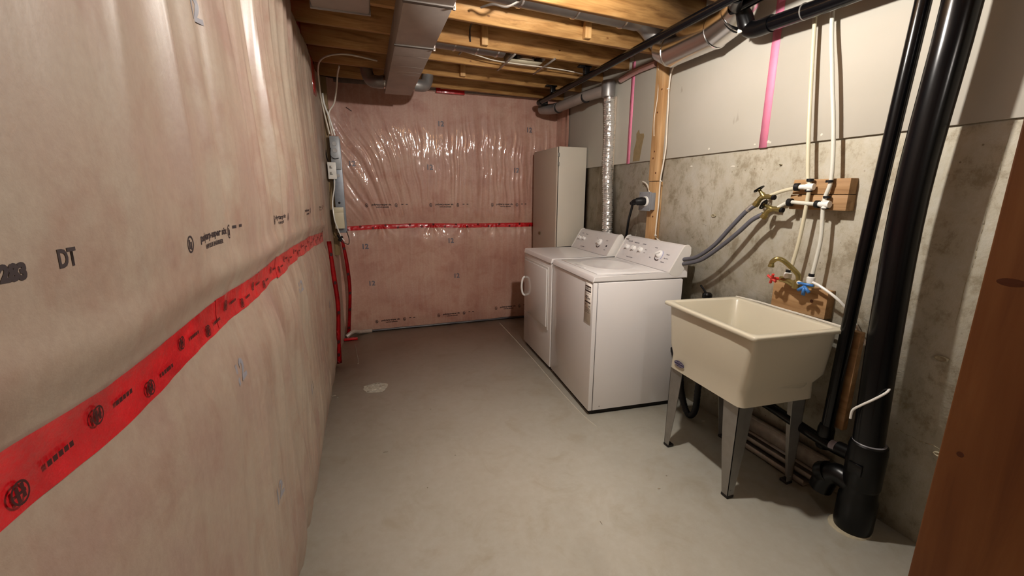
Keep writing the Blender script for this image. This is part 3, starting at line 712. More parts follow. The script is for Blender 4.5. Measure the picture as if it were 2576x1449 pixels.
wf = thing('wrapped_pipe', 'pinkish film-wrapped line under the joists near the stud', 'pipe', (1.93, 2.75, 2.2))
link('film_wrap', tube(BM(), smooth_path([(1.94, 3.05, 2.22), (1.945, 2.85, 2.235), (1.945, 2.63, 2.23)], 5), .022, 10), plain('pink_film', 'b98f8a', .35, 0, .8), wf)

# ------------------------------------------------------------------ wall stud, receptacle, cables
sdw = thing('wall_stud', 'upright pine stud fixed flat to the wall between duct and valves', 'stud', (1.95, 2.48, 0))
link('upper_board', bx((1.930, 2.515, 1.447), (1.9695, 2.604, 2.30), .002), WOODSTUD, sdw)
link('lower_board', bx((1.930, 2.508, 0), (1.982, 2.597, 1.442), .002), WOODSTUD, sdw)
for z, y in ((2.04, 2.53), (1.90, 2.56), (1.645, 2.56), (1.60, 2.57), (1.20, 2.525), (1.50, 2.53)):
    link('knot', lathe(BM(), (1.9302, y, z), (-1, 0, 0), [(0, .007), (.001, .006), (.0012, .001)], 10), M_KNOT, sdw)
ob = thing('dryer_receptacle', 'square grey electrical box with a round white socket on the stud', 'outlet', (1.89, 2.53, 1.245))
link('box_body', bx((1.888, 2.508, 1.246), (1.930, 2.622, 1.366), .003), M_BOX, ob)
link('cover_plate', bx((1.880, 2.500, 1.240), (1.887, 2.630, 1.372), .002), M_BOX, ob)
link('socket_ring', lathe(BM(), (1.880, 2.553, 1.306), (-1, 0, 0), [(0, .036), (.008, .034), (.010, .026)], 24), M_FIT, ob)
for y, z in ((2.512, 1.36), (2.618, 1.36), (2.512, 1.252), (2.618, 1.252)):
    link('screw', lathe(BM(), (1.880, y, z), (-1, 0, 0), [(0, .004), (.002, .003)], 8), M_GALV, ob)
pc = thing('power_cable', 'black dryer power cord plugged into the grey box', 'cord', (1.83, 2.6, .95))
link('plug', tube(BM(), smooth_path([(1.872, 2.553, 1.306), (1.845, 2.560, 1.306), (1.825, 2.575, 1.304), (1.815, 2.600, 1.298), (1.812, 2.628, 1.288)], 4), .024, 16, True, [.028] * 5 + [.027] * 4 + [.021] * 4 + [.015] * 3 + [.010]), M_RUB, pc)
link('cord', tb([(1.812, 2.622, 1.290), (1.815, 2.615, 1.271), (1.840, 2.669, 1.215), (1.870, 2.728, 1.162), (1.910, 2.798, 1.072), (1.925, 2.827, 0.985), (1.93, 2.80, .80)], .009, 10), M_RUB, pc)
tag(link('box_cable', tb([(1.965, 2.716, 1.448), (1.955, 2.658, 1.429), (1.940, 2.611, 1.400), (1.930, 2.585, 1.372), (1.910, 2.577, 1.342)], .006, 8), M_CABLE), 'curved white cable entering the grey box from above', 'cable')
wc = thing('stud_cable', 'white cable stapled down the right edge of the stud', 'cable', (1.95, 2.44, 1.0))
link('cable_run', tb([(1.930, 2.410, 2.173), (1.935, 2.455, 2.126), (1.940, 2.472, 2.032), (1.940, 2.466, 1.948), (1.940, 2.462, 1.824), (1.940, 2.455, 1.671), (1.935, 2.463, 1.556), (1.932, 2.475, 1.452), (1.928, 2.470, 1.277), (1.926, 2.474, 1.154), (1.926, 2.473, 1.070), (1.945, 2.481, 1.047), (1.955, 2.453, 1.029), (1.955, 2.431, 0.990)], .0048, 8), M_CABLE, wc)
for p in ((1.935, 2.470, 2.031), (1.930, 2.467, 1.443), (1.924, 2.470, 1.073)): link('staple', bx((p[0] - .006, p[1] - .009, p[2] - .003), (p[0] + .003, p[1] + .009, p[2] + .003), .001), M_FIT, wc)
tag(link('thin_wire', tb([(1.930, 2.585, 2.199), (1.935, 2.579, 2.132), (1.930, 2.569, 2.005), (1.930, 2.585, 1.893), (1.930, 2.586, 1.829), (1.930, 2.577, 1.749)], .0035, 6), M_CABLE), 'thin white wire loose along the left edge of the stud', 'wire')

# ------------------------------------------------------------------ plumbing on the wall
pb = thing('upper_backing_board', 'upper pair of wooden backing boards behind the pipe tees', 'board', (1.95, 1.375, 1.28))
link('board', bx((1.935, 1.25, 1.356), (1.983, 1.502, 1.422), .002), WOODBLOCK, pb)
link('board', bx((1.931, 1.248, 1.286), (1.983, 1.506, 1.353), .002), WOODBLOCK, pb)
lb = thing('lower_backing_board', 'wooden backing board behind the brass tap', 'board', (1.95, 1.40, .81))
link('board', bx((1.935, 1.262, .800), (1.983, 1.532, .930), .002), WOODBLOCK, lb)
link('knot', lathe(BM(), (1.9352, 1.33, .87), (-1, 0, 0), [(0, .009), (.001, .007), (.0012, .001)], 9), M_KNOT, lb)
pA = thing('supply_pipe', 'left cream supply pipe running down to the tap, tee at the boards', 'pipe', (1.92, 1.42, .95))
link('pipe_run', tb([(1.935, 1.515, 2.30), (1.93, 1.512, 2.12), (1.92, 1.462, 1.69), (1.915, 1.425, 1.44), (1.910, 1.405, 1.38), (1.912, 1.415, 1.16), (1.905, 1.432, .99), (1.903, 1.432, .955)], .0085, 12), M_PEX, pA)
link('tee', lathe(BM(), (1.91, 1.405, 1.372), (0, 0, 1), [(0, .013), (.03, .013)], 14), M_FIT, pA)
link('tee_branch', lathe(BM(), (1.91, 1.395, 1.388), (-.15, 1, 0), [(-.01, .015), (.02, .015), (.03, .011), (.05, .011)], 14), M_FIT, pA)
for z in (1.366, 1.412): link('crimp_ring', lathe(BM(), (1.912, 1.408, z), (0, 0, 1), [(0, .0145), (.012, .0145)], 14), M_RUB, pA)
link('crimp_ring', lathe(BM(), (1.905, 1.45, 1.388), (-.15, 1, 0), [(0, .018), (.018, .018)], 14), M_RUB, pA)
pB = thing('supply_pipe', 'right cream supply pipe running down behind the blue handle', 'pipe', (1.92, 1.3, .95))
link('pipe_run', tb([(1.935, 1.440, 2.30), (1.93, 1.436, 2.10), (1.915, 1.385, 1.85), (1.92, 1.345, 1.62), (1.915, 1.318, 1.42), (1.910, 1.330, 1.32), (1.914, 1.320, 1.16), (1.905, 1.325, 1.0), (1.903, 1.325, .955)], .0085, 12), M_PEXW, pB)
link('tee', lathe(BM(), (1.91, 1.322, 1.295), (0, 0, 1), [(0, .013), (.035, .013)], 14), M_FIT, pB)
link('tee_branch', lathe(BM(), (1.91, 1.315, 1.312), (0, 1, 0), [(-.012, .015), (.02, .015), (.03, .011), (.04, .011)], 14), M_FIT, pB)
for z in (1.292, 1.338, 1.405): link('crimp_ring', lathe(BM(), (1.913, 1.322, z), (0, 0, 1), [(0, .0145), (.010, .0145)], 14), M_RUB, pB)
link('crimp_ring', lathe(BM(), (1.91, 1.35, 1.312), (0, 1, 0), [(0, .017), (.014, .017)], 14), M_RUB, pB)
link('crimp_ring', lathe(BM(), (1.905, 1.475, 1.318), (0, 1, 0), [(0, .018), (.018, .018)], 14), M_RUB, pB)
link('branch_pipe', tb([(1.91, 1.355, 1.312), (1.905, 1.43, 1.316), (1.905, 1.49, 1.318), (1.895, 1.534, 1.293)], .0085, 10), M_PEXW, pB)
link('branch_pipe', tb([(1.905, 1.44, 1.388), (1.90, 1.52, 1.372), (1.895, 1.583, 1.350)], .0085, 10), M_PEX, pA)
def valve(name, y, z, lab, AX):
    t = thing(name, lab, 'valve', (1.89, y, z - .03))
    link('valve_body', tube(BM(), smooth_path([(1.895, y - .045, z - .004), (1.893, y - .01, z), (1.885, y + .012, z - .008), (1.880, y + .028, z - .034)], 4), .013, 14, True), M_BRASS, t)
    link('bonnet', lathe(BM(), (1.89, y, z), AX, [(0, .014), (.018, .012), (.022, .009), (.045, .007)], 14), M_BRASS, t)
    link('inlet_ring', lathe(BM(), (1.895, y - .040, z - .004), (0, -1, 0), [(0, .012), (.018, .012)], 12), M_RUB, t)
    link('hose_nut', lathe(BM(), (1.881, y + .024, z - .028), (-.1, .55, -.8), [(0, .017), (.02, .017), (.022, .013)], 6), M_BRASS, t)
    o = Vector((1.89, y, z)) + Vector(AX).normalized() * .045; ax = Vector(AX).normalized()
    bm = BM(); a = ax.cross(Vector((0, 1, .2))).normalized(); b = ax.cross(a)
    ring = [o + (a * math.cos(2 * PI * k / 20) + b * math.sin(2 * PI * k / 20)) * (.022 + .002 * math.cos(5 * 2 * PI * k / 20)) for k in range(21)]
    tube(bm, ring, .0045, 8, False)
    for k in range(5):
        q = 2 * PI * k / 5; tube(bm, [o, o + (a * math.cos(q) + b * math.sin(q)) * .022], .003, 6)
    link('hand_wheel', bm, M_ABSF, t); return t
valve('hose_valve', (1.890, 1.616, 1.344)[1], (1.890, 1.616, 1.344)[2], 'upper brass hose valve with a black wheel handle', (-.3, .55, .85))
valve('hose_valve', (1.890, 1.563, 1.285)[1], (1.890, 1.563, 1.285)[2], 'lower brass hose valve with a black wheel handle', (-.3, .95, .50))
tag(link('washer_hose', tb([(1.880, 1.643, 1.304), (1.865, 1.685, 1.27), (1.85, 1.755, 1.185), (1.84, 1.85, 1.075), (1.83, 1.96, .995), (1.82, 2.06, .965), (1.82, 2.16, .93), (1.83, 2.22, .86)], .0115, 12, n=8), M_HOSE), 'upper grey rubber hose sagging to the washer', 'hose')
tag(link('washer_hose', tb([(1.880, 1.599, 1.258), (1.862, 1.645, 1.225), (1.85, 1.70, 1.165), (1.84, 1.80, 1.075), (1.83, 1.92, .985), (1.82, 2.03, .945), (1.82, 2.13, .92), (1.83, 2.20, .85)], .0115, 12, n=8), M_HOSE), 'lower grey rubber hose sagging to the washer', 'hose')
link('hose_cuff', tube(BM(), [(1.8785, 1.655, 1.303), (1.866, 1.684, 1.272)], .0135, 12), M_STRAP, [o for o in bpy.data.objects if o.name.startswith('washer_hose')][0])

# tap above the tub
fc = thing('wall_tap', 'brass wall tap with curved spout, one red and one blue handle', 'tap', (1.90, 1.40, .93))
link('tap_body', tube(BM(), smooth_path([(1.90, 1.47, .952), (1.893, 1.43, .950), (1.886, 1.385, .940), (1.893, 1.35, .945), (1.90, 1.31, .952)], 4), .014, 14, True), M_BRASS, fc)
link('spout', tube(BM(), smooth_path([(1.880, 1.366, 0.927), (1.878, 1.367, 0.979), (1.868, 1.374, 1.001), (1.845, 1.396, 1.032), (1.820, 1.416, 1.057), (1.805, 1.433, 1.059), (1.800, 1.447, 1.045), (1.800, 1.451, 1.030)], 5), .011, 14, True, None), M_BRASS, fc)
link('spout_nut', lathe(BM(), (1.884, 1.375, .925), (0, 0, 1), [(0, .018), (.035, .018), (.04, .013)], 8), M_BRASS, fc)
link('spout_tip', lathe(BM(), (1.800, 1.451, 1.018), (0, 0, 1), [(0, .013), (.006, .014), (.014, .012)], 14), M_BRASS, fc)
bm = BM()
for q in range(4):
    a = q * PI / 2 + .5; tube(bm, [(1.862, 1.488, .952), (1.862 - .010 * math.sin(a), 1.488 + .024 * math.cos(a), .952 + .027 * math.sin(a))], .0065, 8)
lathe(bm, (1.890, 1.475, .952), (-.8, .4, 0), [(0, .008), (.02, .009), (.03, .010)], 10)
tag(link('red_handle', bm, M_RED, fc), 'red star handle')
bm = BM()
prism(bm, [(.958, 1.862), (.955, 1.870), (.905, 1.866), (.905, 1.860)], 1, 1.316, 1.330)
for q in (-.9, 0.0, .9): tube(bm, [(1.862, 1.322, .945), (1.860, 1.322 + .030 * math.sin(q) * 1.1, .945 - .034 * math.cos(q))], .0075, 8)
tube(bm, [(1.864, 1.285, .957), (1.864, 1.355, .957)], .006, 8)
tag(link('blue_handle', bm, M_BLUE, fc), 'blue winged handle')
for y in (1.437, 1.325):
    f = link('valve_fitting', lathe(BM(), (1.90, y, .955), (0, 0, 1), [(0, .014), (.012, .017), (.03, .017), (.034, .012)], 14), M_FIT, fc)
    link('fitting_ring', lathe(BM(), (1.90, y, .990), (0, 0, 1), [(0, .012), (.012, .012)], 12), M_RUB, f)
link('side_nozzle', lathe(BM(), (1.885, 1.36, .955), (-.9, -.3, .1), [(0, .008), (.02, .010), (.026, .006)], 10), M_FIT, fc)
wt = thing('white_tube', 'thin white tube drooping from the tap past the black pipes', 'tube', (1.9, 1.1, .5))
link('tube_run', tb([(1.895, 1.31, .965), (1.89, 1.27, .955), (1.90, 1.20, .915), (1.93, 1.16, .86), (1.935, 1.12, .80), (1.93, 1.06, .72), (1.92, 1.02, .62), (1.88, 1.012, .55)], .006, 10), M_FIT, wt)
link('tube_end', tb([(1.840, 0.921, 0.642), (1.800, 0.907, 0.632), (1.782, 0.932, 0.594), (1.772, 0.963, 0.556), (1.770, 0.988, 0.522), (1.772, 0.992, 0.483)], .0045, 8), M_FIT, wt)

# ------------------------------------------------------------------ laundry tub
lt_ = thing('laundry_tub', 'cream plastic laundry tub on four grey steel legs', 'sink', (1.66, 1.45, 0))
def q(a): return [Vector(p) for p in a]
rimq = q([(1.415, 1.165), (1.885, 1.125), (1.925, 1.735), (1.475, 1.785)])
def inset(c, d):
    cx = sum(p.x for p in c) / 4; cy = sum(p.y for p in c) / 4
    return [Vector((p.x + (d if p.x < cx else -d), p.y + (d if p.y < cy else -d))) for p in c]
top = inset(rimq, .020); st_ = q([(1.443, 1.200), (1.868, 1.165), (1.892, 1.69), (1.482, 1.725)]); mid = q([(1.454, 1.222), (1.848, 1.192), (1.870, 1.668), (1.480, 1.702)])
botq = q([(1.450, 1.218), (1.850, 1.190), (1.870, 1.668), (1.474, 1.700)])
L = [(quad_round(inset(botq, .02), .03), .452), (quad_round(botq, .035), .462), (quad_round(mid, .035), .535), (quad_round(st_, .035), .585), (quad_round(top, .03), .783), (quad_round(inset(rimq, .002), .018), .783), (quad_round(rimq, .02), .786), (quad_round(rimq, .02), .797), (quad_round(inset(rimq, .004), .018), .801),
     (quad_round(inset(rimq, .030), .03), .801), (quad_round(inset(rimq, .036), .035), .794), (quad_round(inset(rimq, .048), .05), .60), (quad_round(inset(rimq, .07), .06), .50), (quad_round(inset(rimq, .12), .05), .475)]
link('basin', loft(BM(), L), M_TUB, lt_, angle=55)
bm = BM(); n_ = Vector((-1, .09, 0)).normalized(); tx = Vector((-.09, -1, 0)).normalized() * -1
bc = Vector((1.4690, 1.617, .505))
def bfn(off): 
    def f(u, v): 
        p = bc + Vector((.045, 1, 0)).normalized() * (-u) + Vector((0, 0, v)) + Vector((-1, .045, 0)) * off; return p
    return f
oval(bm, bfn(.004), .038, .0165, hollow=False); bd = link('badge', bm, M_NAVY, lt_); tag(bd, 'small navy oval badge')
bm = BM(); f = bfn(.0055); 
oval(bm, f, .035, .0145, .08)
for s in (-1, 1): bar(bm, f, s * .028, .004, s * .008, .008); bar(bm, f, s * .028, -.008, s * .008, -.004)
oval(bm, shift(f, .002, 0), .0085, .012, .3)
link('badge_print', bm, M_SILVER, bd)
def leg(x, y, sx, sy, ztop):
    """tapered folded-steel leg: two flanges meeting at the outer corner (x,y)"""
    bm = BM(); wt_, wb = .085, .034
    ta = .0025
    for ax in (0, 1):
        dt = Vector((sx * wt_, 0, 0)) if ax == 0 else Vector((0, sy * wt_, 0)); db = dt * (wb / wt_)
        n = Vector((0, sy * ta, 0)) if ax == 0 else Vector((sx * ta, 0, 0))
        c0 = Vector((x, y, .012)); c1 = Vector((x, y, ztop)); m1 = Vector((x, y, .25))
        pts = [c0, c0 + db, m1 + dt * .78, c1 + dt, c1]
        A = [bm.verts.new(p) for p in pts]; B = [bm.verts.new(p + n) for p in pts]
        bm.faces.new(A); bm.faces.new(B[::-1])
        for i in range(5): bm.faces.new((A[i], A[(i + 1) % 5], B[(i + 1) % 5], B[i]))
    o = link('leg', bm, M_LEG, lt_)
    link('foot', bx((x - .002 * sx, y - .002 * sy, 0), (x + sx * .036, y + sy * .036, .014), .002), M_DARK, o)
    link('rivet', lathe(BM(), (x + sx * .017, y, .04), (0, -sy, 0), [(0, .004), (.002, .003)], 8), M_GALV, o)
    return o
leg(1.468, 1.240, 1, 1, .458); leg(1.480, 1.690, 1, -1, .458); leg(1.850, 1.225, -1, 1, .458); leg(1.862, 1.655, -1, -1, .458)
link('drain_tail', lathe(BM(), (1.68, 1.46, .475), (0, 0, -1), [(0, .04), (.03, .04), (.04, .024), (.08, .022)], 18), M_ABSF, lt_)
# rough edge of caulk behind the rim
tag(link('caulk_line', tb([(1.928, 1.74, .797), (1.935, 1.6, .799), (1.93, 1.45, .797), (1.915, 1.3, .799), (1.905, 1.14, .797)], .006, 7), M_PUTTY), 'ragged pale caulk line behind the tub rim', 'caulk')
tag(link('shim_board', bx((1.90, 1.085, .35), (1.93, 1.13, .795), .002), WOODBLOCK), 'narrow brown board standing behind the slim black pipe', 'board')

# steel tracks lying under the tub
def track(y0, y1, x, z, hx, hz, lab, tilt=0):
    t = BM(); th = .002
    box(t, (x, y0, z), (x + hx, y1, z + th)); box(t, (x, y0, z), (x + th, y1, z + hz)); box(t, (x + hx - th, y0, z), (x + hx, y1, z + hz))
    tag(link('steel_track', t, M_TRACK), lab, 'metal track', 'steel tracks under the tub')
track(1.19, 1.62, 1.875, .002, .07, .030, 'dusty steel track lying on the floor under the tub')
track(1.16, 1.66, 1.90, .036, .07, .026, 'dusty steel track resting on the floor track')
bm = BM(); box(bm, (1.945, 1.14, .07), (1.950, 1.70, .16)); box(bm, (1.925, 1.14, .158), (1.950, 1.70, .163)); box(bm, (1.925, 1.14, .066), (1.950, 1.70, .071))
tag(link('steel_track', bm, M_TRACK), 'taller steel track leaning on the wall under the tub', 'metal track', 'steel tracks under the tub')

# ------------------------------------------------------------------ washer and dryer
SHIFT = [0.0]
def knob(parent, y, d, z, r, lab=None, dial=False, mat=None):
    """a control on the sloping console face"""
    o = Vector((d + SHIFT[0], y, z)); ax = Vector((-.86, 0, .51)).normalized()
    bm = BM(); lathe(bm, o, ax, [(0, r), (.006, r * .98), (.016, r * .8), (.018, r * .7)], 20)
    a = Vector((0, 1, 0)); b = ax.cross(a)
    k = link('knob', bm, mat or M_KNOB, parent, True)
    mt = Matrix.Translation(o + ax * .017) @ Matrix((a, b, ax)).transposed().to_4x4() @ Matrix.Rotation(.5 if dial else .9, 4, 'Z')
    bm = BM(); box(bm, (-r * .85, -r * .28, 0), (r * .85, r * .28, .012), .003, mt); link('knob_grip', bm, mat or M_KNOB, k, True)
    return k
def face_fn(y, t, off=.0012):
    """point on the console face, t=0 bottom .. 1 top"""
    return Vector((.503 + SHIFT[0] + .085 * t - off * .85, y, .893 + .142 * t + off * .53))
def console_marks(parent, W, items):
    bm = BM()
    for y, t, w_, h_ in items:
        f = lambda u, v: face_fn(y - u, t + v / .165)
        bar(bm, f, -w_ / 2, -h_ / 2, w_ / 2, h_ / 2)
    return link('console_print', bm, M_PRINTL, parent, True)
def console_text(parent, items):
    bm = BM()
    for s, y, t, size in items:
        me = text_polys(s, size, .0002); put_flat(me, lambda u, v: face_fn(y - u, t + v / .165), bm)
    return tag(link('console_lettering', bm, M_PRINTG, parent, True, angle=180), None, kind='stuff')
def machine(W, loc, rz, label, name, sh=0.0):
    t = thing(name, label, 'washer' if name == 'washing_machine' else 'dryer', loc, rz)
    D = .600 + sh
    bm = BM(); box(bm, (.001, .001, .028), (D, W - .001, .846), .006); link('cabinet_body', bm, M_WHITE, t, True)
    link('base_gap_fill', box(BM(), (.02, .012, 0), (D - .02, W - .012, .03)), M_DARK, t, True)  # black block stands for the shade in the gap under the cabinet
    # top deck with a raised back end
    prof = [(-.003, .850), (.003, .881), (.010, .886), (.515 + sh, .886), (.545 + sh, .897), (.575 + sh, .905), (D + .030, .90), (D + .033, .850)]
    bm = BM(); prism(bm, [(z, x) for x, z in prof], 1, 0, W)
    es = [e for e in bm.edges if abs(e.verts[0].co.y - e.verts[1].co.y) < 1e-6]
    bmesh.ops.bevel(bm, geom=es, offset=.006, segments=2, affect='EDGES'); link('top_deck', bm, M_WHITE, t, True, 50)
    # console
    cp = [(.500, .888), (.503, .893), (.588, 1.035), (.600, 1.047), (.618, 1.050), (.634, 1.035), (.640, .99), (.634, .888)]
    bm = BM(); prism(bm, [(z, x + sh) for x, z in cp], 1, .004, W - .004); es = [e for e in bm.edges if abs(e.verts[0].co.y - e.verts[1].co.y) < 1e-6]
    bmesh.ops.bevel(bm, geom=es, offset=.008, segments=3, affect='EDGES')
    co = link('console', bm, M_CONSOLE, t, True, 40)
    ec = [(.497, .884), (.500, .894), (.586, 1.040), (.600, 1.052), (.620, 1.055), (.638, 1.038), (.640, 1.0), (.600, .905), (.575, .870), (.545, .858), (.515, .872)]
    for y0, y1 in ((-.001, .012), (W - .012, W + .001)):
        bm = BM(); prism(bm, [(z, x + sh) for x, z in ec], 1, y0, y1); link('console_end_cap', bm, M_WHITEP, t, True)
    return t, co
RZ = -math.radians(4.4)
wm, co = machine(.690, (1.229, 2.099, 0), RZ, 'white top-loading washing machine with paper label on its front', 'washing_machine')
# seam of the side panel, front corner post, screws
link('side_panel', box(BM(), (.030, -.0025, .032), (.598, .002, .843), .001), M_WHITE, wm, True)
link('panel_seam', box(BM(), (.0265, -.0012, .03), (.0295, .002, .846)), plain('seam_grey', '6a6668', .5), wm, True)
link('screw', lathe(BM(), (.075, -.0025, .055), (0, -1, 0), [(0, .004), (.0015, .003)], 10), M_LEG, wm, True)
# lid
lid = link('lid', box(BM(), (.045, .055, .884), (.470, .640, .8915), .004), M_WHITE, wm, True)
link('lid_recess', lathe(BM(), (.26, .35, .8914), (0, 0, 1), [(0, .17), (.0022, .165), (.003, .150), (.0012, .140), (.0009, .01)], 40, (1, 1.35)), M_WHITE, lid, True, 60)
link('lid_grip', box(BM(), (.052, .26, .8914), (.07, .42, .8945), .0015), M_WHITE, lid, True)
for y, r in ((.594, .019), (.505, .019), (.415, .019)): knob(co, y, .553, .974, r)
d = knob(co, .190, .553, .974, .027, dial=True)
bm = BM(); n = 24
for r0, r1, a0, a1 in ((.030, .037, -2.6, -.9),):
    A = []; B = []
    for k in range(n + 1):
        a = a0 + (a1 - a0) * k / n
        A.append(bm.verts.new(face_fn(.190 - r0 * math.cos(a), .50 + r0 * math.sin(a) / .165, .0015))); B.append(bm.verts.new(face_fn(.190 - r1 * math.cos(a), .50 + r1 * math.sin(a) / .165, .0015)))
    for k in range(n): bm.faces.new((A[k], A[k + 1], B[k + 1], B[k]))
link('dial_scale', bm, M_PRINT, co, True)
bm = BM(); A = []; B = []
for k in range(n + 1):
    a = -.6 + 1.9 * k / n; A.append(bm.verts.new(face_fn(.190 - .034 * math.cos(a), .50 + .034 * math.sin(a) / .165, .0015))); B.append(bm.verts.new(face_fn(.190 - .040 * math.cos(a), .50 + .040 * math.sin(a) / .165, .0015)))
for k in range(n): bm.faces.new((A[k], A[k + 1], B[k + 1], B[k]))
link('dial_scale', bm, M_PRINTB, co, True)
console_text(co, [('LOAD SIZE', .60, .86, .012), ('TEMPERATURE', .51, .84, .010), ('OPTIONS', .41, .84, .010), ('Heavy Duty Washer', .50, .14, .010), ('Regular', .105, .62, .011), ('Easy Care', .105, .45, .011), ('Delicate', .12, .28, .011), ('Normal', .26, .80, .010), ('Soak', .27, .35, .010), ('warm', .36, .62, .009), ('cold', .36, .48, .009)])
link('brand_badge', box(BM(), (-.003, -.02, -.004), (.002, .02, .004), .001, Matrix.Translation(face_fn(.655, .93, .001)) @ Matrix.Rotation(-math.radians(31), 4, 'Y') @ Matrix.Rotation(PI / 2, 4, 'Y') @ Matrix.Identity(4)), M_LEG, co, True)
# energy label
pl_ = link('paper_label', box(BM(), (-.0012, .022, .590), (.001, .112, .835)), plain('label_paper', 'e9e0d6', .6), wm, True); tag(pl_, 'printed white energy label')
LX = -.0018
def lf(y, z): return lambda u, v: Vector((LX, y - u, z + v))
bm = BM(); f = lf(.067, .80)
bar(bm, f, -.040, .010, .040, .018); bar(bm, f, -.040, -.018, .040, -.010); bar(bm, f, -.040, -.010, -.037, .010); bar(bm, f, .037, -.010, .040, .010); oval(bm, f, .009, .013, .25)
bar(bm, lf(.067, .772), -.040, -.001, .040, .0005); bar(bm, lf(.067, .718), -.040, -.004, .040, .004)
for z in (.680, .672, .664, .655): bar(bm, lf(.067, z), -.036, -.0012, .034, .0006)
put_flat(text_polys('ENERGUIDE', .0125, .0003), f, bm); put_flat(text_polys('427', .026, .0008), lf(.080, .746), bm); put_flat(text_polys('kWh', .014, .0003), lf(.050, .742), bm)
put_flat(text_polys('189', .012, .0002), lf(.094, .700), bm); put_flat(text_polys('1028', .012, .0002), lf(.045, .695), bm)
link('label_print', bm, M_PRINT, pl_, True)

dr, co = machine(.665, (1.279, 2.802, 0), -math.radians(3.0), 'white front-door dryer between washing machine and tall cabinet', 'clothes_dryer', -.05); SHIFT[0] = -.05
dd = link('door', box(BM(), (-.012, .075, .335), (.002, .625, .795), .008), M_WHITE, dr, True)
link('door_frame', box(BM(), (-.004, .055, .315), (.0015, .640, .812), .003), M_WHITEP, dr, True)
bm = BM(); tube(bm, smooth_path([(-.010, .612, .470), (-.030, .612, .49), (-.040, .612, .555), (-.030, .612, .62), (-.010, .612, .640)], 5), .009, 10, True); link('door_handle', bm, M_KNOB, dd, True)
knob(co, .583, .553, .974, .016); knob(co, .500, .553, .974, .016); knob(co, .215, .553, .974, .028, dial=True)
bm = BM(); A = []; B = []
for k in range(n + 1):
    a = -2.6 + 2.2 * k / n; A.append(bm.verts.new(face_fn(.215 - .030 * math.cos(a), .50 + .030 * math.sin(a) / .165, .0015))); B.append(bm.verts.new(face_fn(.215 - .038 * math.cos(a), .50 + .038 * math.sin(a) / .165, .0015)))
for k in range(n): bm.faces.new((A[k], A[k + 1], B[k + 1], B[k]))
link('dial_scale', bm, M_PRINT, co, True)
link('start_button', lathe(BM(), face_fn(.085, .45, .0), (-.85, 0, .53), [(0, .008), (.004, .007)], 12), M_PRINT, co, True)
console_text(co, [('SIGNAL', .58, .86, .011), ('DRYNESS', .50, .84, .011), ('Heavy Duty Dryer', .46, .14, .010), ('Timed', .12, .72, .010), ('Auto', .29, .75, .010), ('Start', .085, .25, .010)])

# ------------------------------------------------------------------ tall cabinet
tc = thing('tall_cabinet', 'tall narrow off-white cabinet standing past the dryer', 'cabinet', (1.81, 3.85, 0))
link('cabinet_body', bx((1.678, 3.575, .0), (1.957, 4.135, 1.772), .003), M_CAB, tc)
dr_ = link('cabinet_door', bx((1.660, 3.580, .03), (1.674, 4.132, 1.768), .002), M_CABD, tc)
link('door_gap', bx((1.674, 3.578, .02), (1.679, 4.132, 1.77)), M_DARK, tc)
link('latch', bx((1.650, 3.93, .955), (1.660, 3.96, .985), .002), plain('brass_latch', '6d5636', .4, .5), dr_)
for z in (.25, 1.62, 1.70): link('hinge', bx((1.667, 3.570, z - .018), (1.682, 3.576, z + .018), .001), M_LEG, tc)

# ------------------------------------------------------------------ electrical strip in the far left corner
bp = thing('corner_post', 'weathered wood post carrying the electrical boxes', 'post', (-.26, 4.1, 0))
link('post_board', bx((-.325, 3.98, .82), (-.232, 4.02, 2.28), .003), wood('dull_wood', 2, '5f4a30', '8a7350', 'a08a64'), bp)
el = thing('electrical_panel', 'long narrow galvanised electrical box with wires at both ends', 'electrical box', (-.19, 3.95, 1.0))
EX = (-0.220, 3.950, 1.817); EY = (-0.174, 3.950, 1.011)
link('metal_box', bx((-.238, 3.93, 1.02), (-.160, 3.975, 1.80), .003), plain('panel_zinc', '8f959e', .45, .5, 0, .1), el)
link('box_cover', bx((-.240, 3.915, 1.55), (-.166, 3.931, 1.815), .003), plain('panel_cover', 'a0a3a6', .45, .4, 0, .1), el)
for z in (1.755, 1.70): link('knockout', lathe(BM(), (-.205, 3.915, z), (0, -1, 0), [(0, .018), (.002, .017)], 18), M_GALV, el)
link('knockout', lathe(BM(), (-.197, 3.93, 1.50), (0, -1, 0), [(0, .014), (.002, .013)], 16), M_GALV, el)
link('knockout', lathe(BM(), (-.205, 3.93, 1.275), (0, -1, 0), [(0, .010), (.002, .008)], 12), M_DARK, el)
tw = thing('white_relay_box', 'small white box with two grey terminals, upper left of the panel', 'electrical box', (-.255, 3.90, 1.48))
link('case', bx((-.270, 3.885, 1.470), (-.205, 3.914, 1.605), .003), M_FIT, tw)
for z in (1.565, 1.515): link('terminal', bx((-.255, 3.881, z - .011), (-.235, 3.886, z + .011), .001), M_LEG, tw)
w2 = thing('white_cover_box', 'larger plain white box near the bottom of the panel', 'electrical box', (-.21, 3.9, 1.06))
link('case', bx((-.250, 3.880, 1.06), (-.175, 3.929, 1.238), .004), M_PEX, w2)
link('lid', bx((-.251, 3.876, 1.196), (-.174, 3.882, 1.239), .002), M_PEX, w2)
def wire(name, lab, pts, r=.004, mat=None): return tag(link(name, tb(pts, r, 7), mat or M_CABLE), lab, 'wire')
wire('looped_cable', 'pale cable arching high from the panel to the grey duct', [(-.235, 3.94, 1.83), (-.27, 3.93, 2.05), (-.27, 3.80, 2.15), (-.25, 3.55, 2.24), (-.19, 3.40, 2.268), (-.05, 3.30, 2.27), (.15, 3.34, 2.26)], .006)
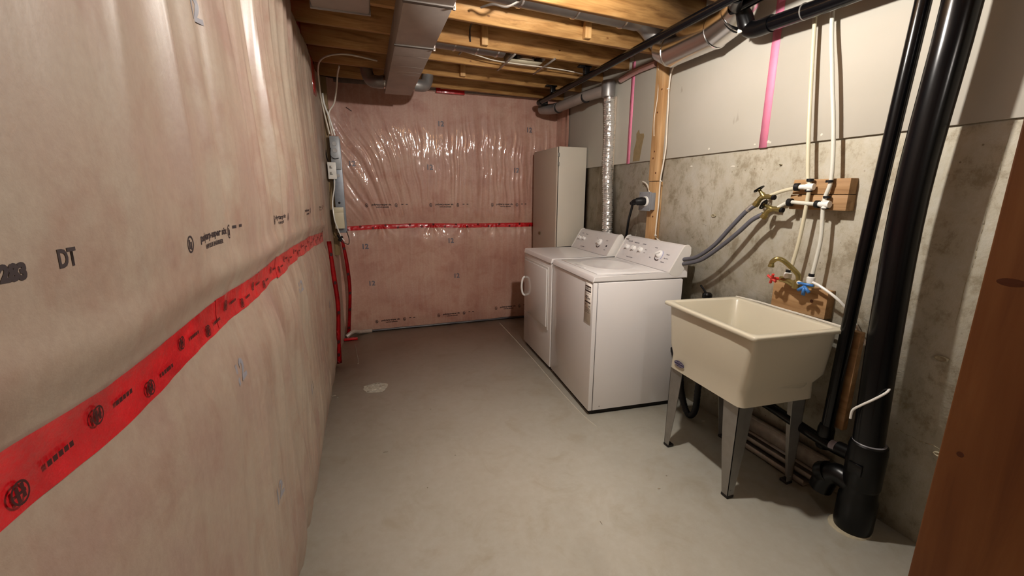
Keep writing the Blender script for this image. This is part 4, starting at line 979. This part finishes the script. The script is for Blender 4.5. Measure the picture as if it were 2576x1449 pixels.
wire('looped_cable', 'second pale cable hanging in a loop beside the first', [(-.215, 3.94, 1.82), (-.23, 3.93, 1.98), (-.18, 3.92, 2.07), (-.15, 3.85, 2.17), (-.13, 3.72, 2.24), (-.11, 3.60, 2.268)], .006)
wire('bare_cable', 'bright white cable dropping straight into the top of the panel', [(-.262, 3.93, 2.14), (-.256, 3.93, 2.06), (-.225, 3.93, 1.95), (-.195, 3.93, 1.82)], .007, M_FIT)
wire('thin_loop', 'dark thin loop of wire on the panel cover', [(-.235, 3.905, 1.72), (-.24, 3.90, 1.66), (-.215, 3.90, 1.635), (-.180, 3.908, 1.640)], .003, M_RUB)
wire('side_cord', 'thin white cord between the two small white boxes', [(-.225, 3.90, 1.47), (-.232, 3.90, 1.40), (-.255, 3.89, 1.28), (-.252, 3.872, 1.15), (-.235, 3.88, 1.07), (-.215, 3.90, 1.0), (-.19, 3.90, .95)], .005, M_FIT)
wire('hanging_loop', 'thin black wire looping below the panel', [(-.225, 3.92, 1.02), (-.215, 3.90, .96), (-.18, 3.90, .93), (-.155, 3.90, .925), (-.150, 3.91, .97), (-.165, 3.93, 1.03)], .0035, M_RUB)
wire('wire_knot', 'tangled dark connector at the bottom left of the panel', [(-.24, 3.92, 1.0), (-.225, 3.89, .975), (-.205, 3.90, .99), (-.215, 3.91, .955), (-.235, 3.90, .965)], .008, M_RUB)
wire('grey_cable', 'grey cable running down the left edge of the corner post', [(-.30, 3.97, 2.2), (-.285, 3.965, 1.9), (-.28, 3.96, 1.7), (-.262, 3.90, 1.60)], .004, M_RUB)

# ------------------------------------------------------------------ foreground post
fp = thing('foreground_post', 'close brown wooden post at the right edge, with dark knots', 'post', (.69, .18, 0))
link('post_body', bx((.62, .105, 0), (.66, .252, ZJ), .003), WOODPOST, fp)
for y, z, a, b in ((.2295, 1.262, .012, .0045), (.2335, 1.062, .0035, .0035)):
    link('knot', lathe(BM(), (.6203, y, z), (-1, 0, 0), [(0, 1.0), (.0006, .9), (.0009, .02)], 18, (b, a)), M_KNOT, fp)
